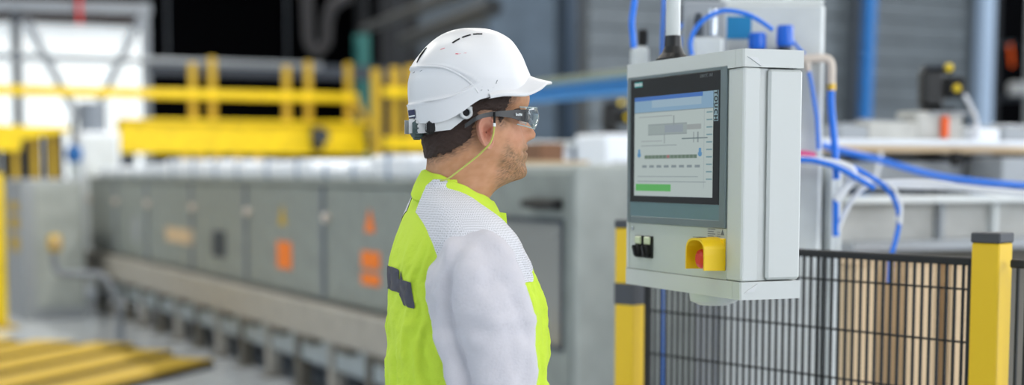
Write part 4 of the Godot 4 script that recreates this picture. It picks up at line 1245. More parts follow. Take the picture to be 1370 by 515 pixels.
func display_mesh(p: Vector3, w: float, h: float):
	var st := mb()
	var c := [p, p + Vector3(w, 0, 0), p + Vector3(w, h, 0), p + Vector3(0, h, 0)]
	var uv := [Vector2(0, 1), Vector2(1, 1), Vector2(1, 0), Vector2(0, 0)]
	for e in [0, 2, 1, 0, 3, 2]:
		st.set_normal(Vector3.BACK); st.set_uv(uv[e]); st.add_vertex(c[e])
	return st

func screen_material() -> StandardMaterial3D:
	var w := 640
	var h := 400
	var im := Image.create(w, h, false, Image.FORMAT_RGB8)
	var bg := Color(0.84, 0.90, 0.89)
	im.fill(bg)
	var r := func(x, y, ww, hh, c): im.fill_rect(Rect2i(x, y, ww, hh), c)
	r.call(0, 0, w, 62, Color(0.62, 0.78, 0.90))
	r.call(0, 0, 560, 16, Color(0.30, 0.52, 0.86))
	r.call(150, 16, 400, 30, Color(0.72, 0.84, 0.92))
	r.call(0, 62, w, 3, Color(0.60, 0.66, 0.68))
	# conveyor scheme: grey band with small machine symbols
	r.call(120, 112, 320, 44, Color(0.72, 0.78, 0.77))
	r.call(120, 112, 320, 4, Color(0.66, 0.71, 0.72))
	r.call(120, 152, 320, 4, Color(0.66, 0.71, 0.72))
	r.call(260, 118, 150, 30, Color(0.68, 0.73, 0.77))
	r.call(440, 120, 110, 20, Color(0.72, 0.75, 0.75))
	for x in [330, 332, 520, 255, 490, 525]:
		r.call(x, 82 if x < 340 and x > 300 else 150, 7, 40, Color(0.66, 0.71, 0.72))
	r.call(40, 80, 280, 3, Color(0.70, 0.74, 0.75))
	r.call(60, 178, 180, 3, Color(0.70, 0.74, 0.75))
	r.call(400, 172, 200, 4, Color(0.42, 0.50, 0.52))
	r.call(60, 196, 300, 3, Color(0.66, 0.72, 0.73))
	# oven bar with ticks
	r.call(90, 236, 430, 14, Color(0.55, 0.63, 0.58))
	for k in 14: r.call(96 + k * 31, 236, 18, 14, Color(0.46, 0.56, 0.48))
	r.call(280, 236, 20, 12, Color(0.76, 0.50, 0.50))
	for k in 8: r.call(70 + k * 62, 276, 40, 10, Color(0.60, 0.66, 0.68))
	for x in [34, 534]:
		r.call(x, 212, 18, 32, Color(0.42, 0.66, 0.86))
		r.call(x - 6, 228, 30, 12, Color(0.42, 0.66, 0.86))
	r.call(30, 320, 500, 3, Color(0.64, 0.70, 0.72))
	r.call(30, 340, 560, 3, Color(0.64, 0.70, 0.72))
	r.call(14, 352, 300, 28, Color(0.42, 0.82, 0.42))
	for k in 10:
		r.call(590, 76 + k * 28, 44, 5, Color(0.52, 0.68, 0.72))
	r.call(572, 66, 2, 300, Color(0.68, 0.74, 0.76))
	var tx := ImageTexture.create_from_image(im)
	var m := StandardMaterial3D.new()
	m.resource_name = "screen_picture"
	m.albedo_color = Color(0.06, 0.065, 0.07)
	m.roughness = 0.25
	m.emission_enabled = true
	m.emission = Color(1, 1, 1)
	m.emission_operator = BaseMaterial3D.EMISSION_OP_MULTIPLY
	m.emission_texture = tx
	m.emission_energy_multiplier = 0.75
	return m

# ------------------------------------------------------------------ the worker: local x = forward, y = up, z = his right hand side
var PHI := deg_to_rad(14.0)
var PX: Transform3D            # worker's frame in the world

func worker_frame():
	var o := at(640, 231, 2.87)
	PX = Transform3D(Basis(Vector3.UP, PHI - deg_to_rad(YAW)), Vector3(o.x, 0, o.z))

func md(px: float, py: float, R := 0.0) -> Vector2:      # a pixel on the worker's plane z = R, as (forward, height)
	var n := PX.basis.z
	var q := onpl(px, py, PX * Vector3(0, 0, R), n)
	var l := PX.affine_inverse() * q
	return Vector2(l.x, l.y)

func md3(px, py, R) -> Vector3:
	var q := md(px, py, R)
	return Vector3(q.x, q.y, R)

func by_height(list: Array) -> Array:                    # [[py, px], ...] from the top down -> [[h, forward], ...] rising
	var r := []
	for q in list:
		var m := md(q[1], q[0])
		r.append([m.y, m.x])
	r.reverse()
	return r

func widths(list: Array) -> Array:
	var r := []
	for q in list: r.append([md(640, q[0]).y, q[1]])
	r.reverse()
	return r

var HF := []; var HB := []; var HW := []; var HBASE := []; var HNW := []

func head_tables():
	HF = by_height([[62, 640], [75, 668], [90, 686], [110, 699], [122, 705], [132, 707.5], [140, 706.5], [147, 703], [153, 701], [160, 704], [168, 709.5], [175, 714.5], [179.5, 716.5], [184, 715.5], [187, 710.5], [189.5, 706], [192, 704], [196, 705.7], [199.5, 705.7], [202.5, 702.5], [206, 705.7], [209, 705.4], [214, 703.6], [219, 702.5], [224, 704], [229, 705], [235, 703.5], [239, 698], [243, 685], [250, 669], [257.6, 659], [269, 652], [290, 648], [325, 648]])
	HBASE = by_height([[62, 640], [75, 666], [90, 683], [110, 695], [122, 700], [132, 702], [140, 700], [147, 695], [156, 691], [168, 693], [180, 696], [190, 698], [200, 698], [210, 696], [220, 693], [229, 690], [235, 686], [239, 681], [243, 674], [250, 665], [257.6, 657], [269, 651.5], [290, 648], [325, 648]])
	HB = by_height([[62, 630], [75, 585], [95, 566], [115, 560], [140, 559], [165, 562], [182, 566.5], [197, 569.5], [215, 572], [230, 570], [245, 566], [265, 560], [290, 554], [325, 550]])
	HW = widths([[62, 0.012], [70, 0.045], [85, 0.063], [105, 0.073], [130, 0.0775], [160, 0.077], [180, 0.074], [200, 0.069], [215, 0.064], [230, 0.060], [245, 0.058], [262, 0.060], [280, 0.066], [300, 0.08], [325, 0.10]])
	HNW = widths([[62, 0.05], [110, 0.045], [140, 0.035], [150, 0.013], [165, 0.011], [178, 0.0145], [188, 0.0165], [192, 0.02], [206, 0.022], [216, 0.022], [229, 0.025], [239, 0.03], [260, 0.04], [325, 0.05]])

# a point of the head's surface, ang = 0 at the face, PI/2 at his right ear
func head_pt(h: float, ang: float, grow := 0.0) -> Vector3:
	var fb := interp(HBASE, h)
	var f := interp(HF, h)
	var b := interp(HB, h)
	var w := interp(HW, h)
	var ce := lerpf(b, fb, 0.47)
	var c := cos(ang)
	var s := sin(ang)
	var ex := 0.86
	var z := w * signf(s) * pow(absf(s), ex)
	var ext := (fb - ce) if c > 0 else (ce - b)
	var x := ce + ext * signf(c) * pow(absf(c), ex)
	if c > 0:
		var nw := interp(HNW, h)
		x += (f - fb) * exp(-pow(z / nw, 2.0)) * smoothstep(0.0, 0.35, c)
		# eye sockets, cheekbones, nostril wings, jaw line
		for sg in [-1.0, 1.0]:
			var e := Vector2((z - sg * 0.031) / 0.018, (h - EYE_H) / 0.011)
			x -= 0.007 * exp(-e.length_squared())
			var k := Vector2((z - sg * 0.045) / 0.022, (h - EYE_H + 0.032) / 0.02)
			x += 0.003 * exp(-k.length_squared())
			var nn := Vector2((z - sg * 0.0145) / 0.006, (h - EYE_H + 0.034) / 0.008)
			x += 0.006 * exp(-nn.length_squared())
			# the mouth's corners draw in
			var mo := Vector2((z - sg * 0.024) / 0.007, (h - EYE_H + 0.063) / 0.005)
			x -= 0.003 * exp(-mo.length_squared())
	# jaw line: from under the ear to the chin
	var jx := clampf((x - JAW0.x) / (JAW1.x - JAW0.x), 0.0, 1.0)
	var jh := lerpf(JAW0.y, JAW1.y, pow(jx, 1.3))
	if x > JAW0.x - 0.02 and absf(s) > 0.2:
		var dj := (h - jh) / 0.012
		z += signf(z) * (0.004 * exp(-pow(dj - 0.9, 2.0)) - 0.004 * exp(-pow(dj + 1.0, 2.0))) * smoothstep(JAW0.x - 0.02, JAW0.x + 0.015, x)
	var p := Vector3(x, h, z)
	if grow != 0.0:
		p += Vector3(x - ce, 0, z).normalized() * grow
	return p

var EYE_H := 0.0
var JAW0 := Vector2.ZERO
var JAW1 := Vector2.ZERO

func head_grid(h0: float, h1: float, rows: int, cols: int, grow := 0.0) -> Array:
	var g := []
	for i in rows:
		var h := lerpf(h1, h0, float(i) / (rows - 1))
		var r := []
		for k in cols:
			var u := PI2 * k / cols
			r.append(head_pt(h, u - 0.55 * sin(u), grow))      # denser round the face
		g.append(r)
	return g

func skin_color(p: Vector3, nz: FastNoiseLite) -> Color:
	var base := Color(0.54, 0.26, 0.125)                      # linear
	var n := nz.get_noise_3dv(p * 60.0)
	var n2 := nz.get_noise_3dv(p * 330.0 + Vector3(5, 5, 5))
	var c := base.lerp(Color(0.61, 0.315, 0.175), clampf(0.5 + n, 0, 1))
	# redder cheeks, nose and ears
	var ch := exp(-Vector2((p.x - md(690, 180).x) / 0.03, (p.y - md(690, 180).y) / 0.025).length_squared())
	c = c.lerp(Color(0.68, 0.31, 0.23), 0.45 * ch)
	# stubble on jaw, chin and upper lip: short dark hairs with skin between
	var q := Vector2(p.x, p.y)
	var d := poly_dist(BEARD, q)
	var dens := smoothstep(0.010, -0.012, d)
	if dens > 0.0:
		c = c.lerp(Color(0.17, 0.115, 0.06), dens * clampf(0.52 + 1.1 * n2, 0.08, 0.92))
	# clipped hair fading out at the nape and before the ear
	var dh := smoothstep(0.018, -0.002, poly_dist(HAIR, q))
	if dh > 0.0 and p.x < md(690, 150).x:
		c = c.lerp(Color(0.07, 0.045, 0.03), dh * clampf(0.55 + 0.9 * n2, 0.1, 0.95))
	return c

const HAIR_PX := [[530, 60], [694, 60], [690, 126], [681, 138], [676, 152], [672, 163], [667, 166], [664, 161], [660, 150], [640, 150], [633, 166], [630, 184], [621, 194], [604, 204], [588, 210], [574, 216], [530, 217]]
var HAIR := PackedVector2Array()
var BEARD := PackedVector2Array()

func build_person():
	worker_frame()
	head_tables()
	EYE_H = md(698, 158).y
	JAW0 = md(652, 214)
	JAW1 = md(701, 239)
	for q in [[660, 205], [668, 190], [678, 200], [690, 207], [697, 194], [712, 192], [712, 236], [700, 243], [680, 248], [664, 262], [656, 262], [655, 235]]: BEARD.append(md(q[0], q[1]))
	var nz := FastNoiseLite.new()
	nz.seed = 4
	nz.frequency = 1.0
	for q in HAIR_PX: HAIR.append(md(q[0], q[1], 0.06))
	var t = thing("person", "person in grey sleeved hi-vis yellow shirt standing and reading the operator panel", "person", PX.origin, PHI - deg_to_rad(YAW))
	# --- skin: head and neck, ears, torso core, arms and hands in one mesh
	var st := mb()
	var hb := md(640, 318).y
	var g := head_grid(hb, md(640, 62.5).y, 170, 150)
	var cols := []
	for r in g:
		var cr := []
		for p in r: cr.append(skin_color(p, nz))
		cols.append(cr)
	add_tris(st, grid_tris(g, true, cols), 0.0, true)
	var skin := Color(0.54, 0.28, 0.18)
	ear(st, 1.0)
	ear(st, -1.0)
	st.set_color(skin)
	# torso core under the clothes, legs, arms
	tube(st, [Vector3(-0.03, hb + 0.05, 0), Vector3(-0.03, 1.36, 0), Vector3(-0.03, 1.15, 0), Vector3(-0.02, 0.92, 0)], [0.055, 0.10, 0.10, 0.11], 16)
	for sg in [-1.0, 1.0]:
		tube(st, [Vector3(-0.02, 0.95, 0.07 * sg), Vector3(-0.01, 0.5, 0.10 * sg), Vector3(-0.03, 0.1, 0.11 * sg)], [0.075, 0.05, 0.036], 12)
		var arm := arm_path(sg)
		tube(st, [Vector3(-0.03, 1.40, 0.10 * sg), arm[2][0], arm[5][0], arm[7][0], arm[9][0]], [0.05, 0.05, 0.042, 0.034, 0.027], 12)
		hand(st, arm[9][0], (arm[9][0] - arm[7][0]).normalized(), sg)
	obj("body", st, "skin", t)
	# --- hair below the helmet
	var hp := PackedVector2Array()
	hp = HAIR
	var hg := head_grid(md(640, 222).y, md(640, 66).y, 130, 170, 0.0035)
	for i in hg.size():
		for k in hg[i].size():
			var p: Vector3 = hg[i][k]
			var n3 := nz.get_noise_3dv(Vector3(p.x * 300.0, p.y * 90.0, p.z * 300.0))
			var edge := smoothstep(0.004, -0.008, poly_dist(hp, Vector2(p.x, p.y)))
			var dir := Vector3(p.x + 0.03, 0, p.z).normalized()
			hg[i][k] = p + dir * (0.0026 * n3 * edge - 0.003 * (1.0 - edge))
	obj("hair", add_tris(mb(), clip(grid_tris(hg), func(p): return poly_dist(hp, Vector2(p.x, p.y)) + 0.007 * nz.get_noise_3dv(Vector3(p.x * 260.0, p.y * 120.0, p.z * 260.0)) + 0.003)), "hair", t)
	# --- near and far eye
	for sg in [-1.0, 1.0]:
		var ec := Vector3(md(694.5, 158).x, EYE_H, 0.031 * sg)
		var eye = obj("eye", lathe(mb(), ball(0.0115), 20, Transform3D(Basis.IDENTITY, ec)), "eye_white", t)
		obj("iris", lathe(mb(), [Vector2(0.0052, 0), Vector2(0.004, 0.0012), Vector2(0, 0.0016)], 14, Transform3D(Basis(Vector3.BACK, -PI / 2), ec + Vector3(0.0104, 0, 0))), "eye_dark", eye)
		obj("eyebrow", tube(mb(), smooth([head_pt(EYE_H + 0.011, 0.28 * sg), head_pt(EYE_H + 0.014, 0.5 * sg), head_pt(EYE_H + 0.011, 0.75 * sg)], 4), [0.002, 0.003, 0.0034, 0.0034, 0.0034, 0.0032, 0.003, 0.0025, 0.0015], 8), "hair", t)
	clothes(t, nz)

func ball(r: float, n := 10) -> Array:
	var p := []
	for i in n + 1:
		var a := -PI / 2 + PI * i / n
		p.append(Vector2(maxf(r * cos(a), 0.0), r * sin(a)))
	return p

func ear(st, sg: float):
	# outline of the ear in the side view, built as a shell: rim, hollow and lobe
	var R := 0.0815
	var outl := []
	for q in [[652, 199], [645, 193], [640, 183], [637.5, 172], [639, 162], [645, 156], [652, 155.5], [658, 159], [660.5, 166], [659, 172], [660.5, 178], [661, 185], [659.5, 193], [656, 198.5]]: outl.append(md(q[0], q[1], R))
	var c := md(651, 177, R)
	var rings := []
	var n := outl.size()
	var prof := [[1.0, -0.006], [1.03, 0.006], [1.04, 0.013], [0.97, 0.0175], [0.87, 0.0155], [0.77, 0.0085], [0.64, 0.0105], [0.52, 0.005], [0.32, 0.001], [0.1, -0.0005], [0.0, -0.002]]
	for pr in prof:
		var r := []
		for i in n * 3:
			var a: Vector2 = outl[i / 3]
			var b: Vector2 = outl[(i / 3 + 1) % n]
			var p0: Vector2 = outl[(i / 3 - 1 + n) % n]
			var p3: Vector2 = outl[(i / 3 + 2) % n]
			var tt := float(i % 3) / 3.0
			var o := a.cubic_interpolate(b, p0, p3, tt)
			var q: Vector2 = c + (o - c) * pr[0]
			var front := smoothstep(c.x - 0.002, c.x + 0.012, q.x)          # the front edge lies on the cheek
			var low := smoothstep(c.y - 0.012, c.y - 0.028, q.y)
			var d: float = pr[1]
			d = lerpf(d, 0.35 * d + 0.001, front * 0.8)
			d = lerpf(d, 0.006, low * 0.7)
			var tilt := (c.x - q.x) * 0.28
			r.append(Vector3(q.x, q.y, (R - 0.003 + d + tilt) * sg))
		rings.append(r)
	var tr := grid_tris(rings)
	for x in tr:
		var nn: Vector3 = x[3] + x[4] + x[5]
		if nn.z * sg < 0.0:
			for e in 3: x[3 + e] = -x[3 + e]
		for e in 3: x.append(Color(0.60, 0.28, 0.19) if Vector2(x[e].x - c.x, (x[e].y - c.y) * 0.7).length() > 0.009 else Color(0.50, 0.19, 0.12))  # ear hollow redder like its skin, and darkened to deepen its shade
	add_tris(st, tr, 0.0, true)

func arm_path(sg: float) -> Array:          # [[point, radius], ...] sleeve axis from the shoulder to the wrist
	var p := []
	for q in [[641, 338, 0.12, 0.03], [639, 345, 0.148, 0.055], [637, 357, 0.174, 0.074], [637, 374, 0.19, 0.083], [641, 398, 0.20, 0.0855], [650, 440, 0.205, 0.083], [659, 510, 0.21, 0.075], [668, 590, 0.21, 0.063], [700, 690, 0.20, 0.054], [740, 775, 0.185, 0.042]]:
		p.append([md3(q[0], q[1], q[2]) * Vector3(1, 1, sg) + Vector3(0.0 if sg > 0 else 0.06, 0, 0), q[3]])
	return p

func hand(st, w: Vector3, d: Vector3, sg: float):
	var side := Vector3(1, 0, 0) - d * d.x
	side = side.normalized()                                   # towards the thumb
	var pal := d.cross(side) * sg                              # across the palm
	tube(st, [w, w + d * 0.03, w + d * 0.06, w + d * 0.092], [0.026, 0.034, 0.038, 0.030], 12)
	var lens := [0.072, 0.080, 0.075, 0.060]
	for i in 4:
		var b := w + d * 0.085 + side * (0.028 - i * 0.0185)
		var L: float = lens[i]
		tube(st, [b, b + d * L * 0.45, b + d * L * 0.75 + pal * 0.010, b + d * L + pal * 0.022], [0.0095, 0.009, 0.008, 0.0065], 8)
	var tb := w + d * 0.03 + side * 0.028
	tube(st, [tb, tb + d * 0.025 + side * 0.018, tb + d * 0.05 + side * 0.024 + pal * 0.006, tb + d * 0.07 + side * 0.022 + pal * 0.012], [0.013, 0.0115, 0.0095, 0.007], 8)

# --- clothes
var TF := []; var TB := []; var TW := []

func torso_pt(h: float, ang: float, nz: FastNoiseLite) -> Vector3:
	var f := interp(TF, h)
	var b := interp(TB, h)
	var w := interp(TW, h)
	var ce := lerpf(b, f, 0.48)
	var c := cos(ang)
	var s := sin(ang)
	var ex := 0.78
	var x := ce + ((f - ce) if c > 0 else (ce - b)) * signf(c) * pow(absf(c), ex)
	var z := w * signf(s) * pow(absf(s), ex)
	var d := Vector3(x - ce, 0, z).normalized()
	# soft vertical folds on the back and creases running to the armhole
	var low := smoothstep(1.47, 1.36, h)
	var fo := sin(ang * 17.0 + 6.0 * nz.get_noise_2d(ang * 1.3, h * 6.0) + h * 9.0) * 0.0035 * low
	fo += nz.get_noise_3d(x * 13.0, h * 8.0, z * 13.0) * 0.008 * low
	return Vector3(x, h, z) + d * fo

func clothes(t, nz: FastNoiseLite):
	TF = by_height([[238, 612], [256, 617], [264, 625], [272, 634], [280, 645], [292, 660], [301, 668], [312, 677], [326, 685], [342, 693], [360, 702], [385, 713], [405, 720], [430, 723], [470, 724], [520, 724], [600, 721], [720, 718]])
	TB = by_height([[238, 567], [250, 560], [262, 557], [280, 551], [300, 544], [328, 534], [356, 527], [380, 525], [403, 524], [449, 522], [520, 523], [600, 526], [720, 530]])
	TW = widths([[238, 0.062], [252, 0.072], [260, 0.098], [268, 0.128], [278, 0.155], [290, 0.178], [305, 0.198], [322, 0.208], [345, 0.205], [380, 0.185], [430, 0.178], [500, 0.172], [600, 0.17], [720, 0.18]])
	var rows := 170
	var ncol := 160
	var g := []
	var h1 := md(640, 240).y
	var h0 := md(640, 715).y
	for i in rows:
		var h := lerpf(h1, h0, pow(float(i) / (rows - 1), 1.15))
		var r := []
		for k in ncol: r.append(torso_pt(h, PI2 * k / ncol, nz))
		g.append(r)
	var all := grid_tris(g)
	# the grey yoke: seen from the side, mirrored on the far shoulder
	var yk := PackedVector2Array()
	for q in [[590, 236], [574, 252], [562, 272], [563, 292], [567, 318], [573.5, 342], [590, 372], [650, 374], [702, 374], [716, 347], [704, 318], [686, 294], [640, 262]]: yk.append(md(q[0], q[1], 0.09))
	var fy := func(p): return maxf(poly_dist(yk, Vector2(p.x, p.y)), 0.045 - absf(p.z))
	obj("shirt_body", add_tris(mb(), clip(all, func(p): return -fy.call(p))), "hivis", t)
	obj("shoulder_yoke", add_tris(mb(), clip(all, fy), 0.0012), "yoke_grey", t)
	# reflecting patches on the back
	for q in [[[500, 357.5], [527, 357], [538, 362], [538.5, 393], [527, 392], [500, 389]], [[537.5, 374], [544, 375], [549, 410], [541, 409], [537.5, 395]]]:
		var pp := PackedVector2Array()
		for e in q: pp.append(md(e[0], e[1], 0.07))
		obj("reflective_patch", add_tris(mb(), clip(all, func(p): return maxf(poly_dist(pp, Vector2(p.x, p.y)), -p.z + (0.02 if q[0][0] > 520 else -0.11))), 0.0016), "reflector", t)
	# sleeves
	for sg in [1.0, -1.0]:
		var ap := arm_path(sg)
		var pts := []
		var rad := []
		for e in ap:
			pts.append(e[0]); rad.append(Vector3(e[1], 0, 0))
		pts = smooth(pts, 9)
		rad = smooth(rad, 9)
		var sgd := []
		var x := Vector3.ZERO
		for i in pts.size():
			var d: Vector3 = (pts[mini(i + 1, pts.size() - 1)] - pts[maxi(i - 1, 0)]).normalized()
			x = (Vector3(1, 0, 0) - d * d.x).normalized()
			var y := d.cross(x)
			var r := []
			for k in 72:
				var a := PI2 * k / 72
				var o := x * cos(a) + y * sin(a)
				var rr: float = rad[i].x
				var s := float(i) / (pts.size() - 1)
				var p: Vector3 = pts[i] + o * rr
				# long drapes falling from the shoulder, finer creases lower down
				var env := smoothstep(0.06, 0.3, s)
				var fold := sin(a * 5.0 + s * 9.0 + 2.5 * nz.get_noise_3dv(p * 7.0)) * 0.0055
				fold += sin(s * 70.0 + a * 2.0 + 4.0 * nz.get_noise_3dv(p * 6.0 + Vector3(9, 0, 0))) * 0.0028 * smoothstep(0.3, 0.7, s)
				fold -= 0.013 * exp(-pow((wrapf(a - PI * (0.74 - 0.10 * sin(s * 9.0)) * sg, -PI, PI)) / 0.15, 2.0)) * smoothstep(0.16, 0.36, s)
				fold += 0.006 * exp(-pow((wrapf(a - PI * (0.86 - 0.10 * sin(s * 9.0)) * sg, -PI, PI)) / 0.2, 2.0)) * smoothstep(0.16, 0.36, s)
				fold -= 0.006 * exp(-pow((wrapf(a - (0.9 - 1.2 * s) * sg, -PI, PI)) / 0.16, 2.0)) * smoothstep(0.2, 0.4, s)
				fold += nz.get_noise_3dv(p * 15.0) * 0.006
				r.append(p + o * fold * env)
			sgd.append(r)
		var tr := grid_tris(sgd)
		for q in tr:                                          # normals away from the arm's axis
			var c: Vector3 = (q[0] + q[1] + q[2]) / 3.0
			var near := 1e9
			var ax := Vector3.ZERO
			for e in ap:
				if (e[0] - c).length() < near:
					near = (e[0] - c).length(); ax = e[0]
			if (q[3] + q[4] + q[5]).dot(c - ax) < 0.0:
				for e in 3: q[3 + e] = -q[3 + e]
		obj("sleeve", add_tris(mb(), tr), "sleeve_grey", t)
	# collar: a stand-and-fall band, high at the nape, dropping to the throat
	var top0 := md(568, 229.5)
	var top1 := md(656, 271)
	var cc := (top0 + top1) * 0.5
	var sf := (top1.x - top0.x) * 0.5
	var prof := [[-0.002, -0.03], [-0.002, 0.0], [0.002, 0.003], [0.006, 0.001], [0.013, -0.012], [0.020, -0.028], [0.025, -0.043], [0.023, -0.049], [0.012, -0.048]]
	var cg := []
	for pr in prof:
		var r := []
		for k in 96:
			var a := PI2 * k / 96
			var bk := 0.5 - 0.5 * cos(a)
			var x := cc.x + sf * cos(a)
			var h := lerpf(top1.y, top0.y, (top1.x - x) / (top1.x - top0.x))
			var wv := 1.0 + 0.10 * sin(a * 3.0 + 0.6) + 0.06 * sin(a * 7.0)
			var oo: float = pr[0] * (0.75 + 0.35 * bk) * wv
			var dd: float = pr[1] * (0.72 + 0.28 * bk) * wv + 0.0012 * sin(a * 9.0)
			r.append(Vector3(x + oo * cos(a), h + dd, (0.066 + oo) * sin(a)))
		cg.append(r)
	obj("collar", add_tris(mb(), grid_tris(cg)), "hivis", t)
	# collar point and placket at the throat
	for sg in [1.0, -1.0]:
		var P := PackedVector2Array()
		for q in [[640, 271], [654, 270], [655, 282], [677, 285], [679.5, 312], [664, 306], [645, 291]]: P.append(md(q[0], q[1], 0.03))
		obj("collar_point", extrude(mb(), P, 0.026 * sg, 0.031 * sg), "hivis", t)
	var bt := md3(658.5, 291, 0.032)
	obj("button", lathe(mb(), [Vector2(0.0058, 0), Vector2(0.0058, 0.0012), Vector2(0.0045, 0.002), Vector2(0.003, 0.0012), Vector2(0, 0.0012)], 16, Transform3D(Basis(Vector3.RIGHT, PI / 2), bt)), "button_pearl", t)
	# trousers and shoes
	for sg in [1.0, -1.0]:
		obj("trouser_leg", tube(mb(), smooth([Vector3(-0.02, 1.02, 0.075 * sg), Vector3(-0.01, 0.86, 0.088 * sg), Vector3(0.0, 0.5, 0.10 * sg), Vector3(-0.03, 0.09, 0.11 * sg)], 6), smooth_r([0.115, 0.10, 0.078, 0.068], 6), 24), "trouser", t)
		var sp := PackedVector2Array([Vector2(-0.10, 0.0), Vector2(0.19, 0.0), Vector2(0.195, 0.03), Vector2(0.16, 0.06), Vector2(0.06, 0.085), Vector2(0.03, 0.13), Vector2(-0.09, 0.13), Vector2(-0.105, 0.06)])
		obj("shoe", extrude(mb(), sp, (0.11 * sg) - 0.045, (0.11 * sg) + 0.045), "shoe", t)

func smooth_r(r: Array, n: int) -> Array:
	var v := []
	for x in r: v.append(Vector3(x, 0, 0))
	var o := []
	for q in smooth(v, n): o.append(q.x)
	return o

# ------------------------------------------------------------------ hard hat
var SF := []; var SB := []; var SE := []; var H_TOP := 0.0; var H_BASE := 0.0
var REAR := PackedVector2Array()

func shell_pt(h: float, ang: float, grow := 0.0) -> Vector3:
	var f := interp(SF, h)
	var b := interp(SB, h)
	var ce := lerpf(b, f, 0.5)
	var u := clampf((h - H_BASE) / (H_TOP - H_BASE), 0.0, 1.0)
	var w := 0.108 * pow(maxf(1.0 - pow(u, 2.5), 0.0), 0.5)
	if h < H_BASE: w = 0.108 - 0.10 * (H_BASE - h)
	var c := cos(ang)
	var s := sin(ang)
	var x := ce + (f - b) * 0.5 * signf(c) * pow(absf(c), 0.95)
	var z := w * signf(s) * pow(absf(s), 0.92)
	var d := Vector3((x - ce), (h - H_BASE) * 0.5 if h > H_BASE else 0.0, z).normalized()
	# recessed rear cover and the crown's keel
	var q := poly_dist(REAR, Vector2(x, h))
	var rec := -0.0028 * smoothstep(0.0015, -0.0025, q) + 0.0012 * exp(-pow((q - 0.002) / 0.0022, 2.0))
	return Vector3(x, h, z) + d * (grow + rec)

func shell_edge(ang: float) -> float:
	var h := H_BASE
	for i in 6: h = interp(SE, shell_pt(h, ang).x)
	return h

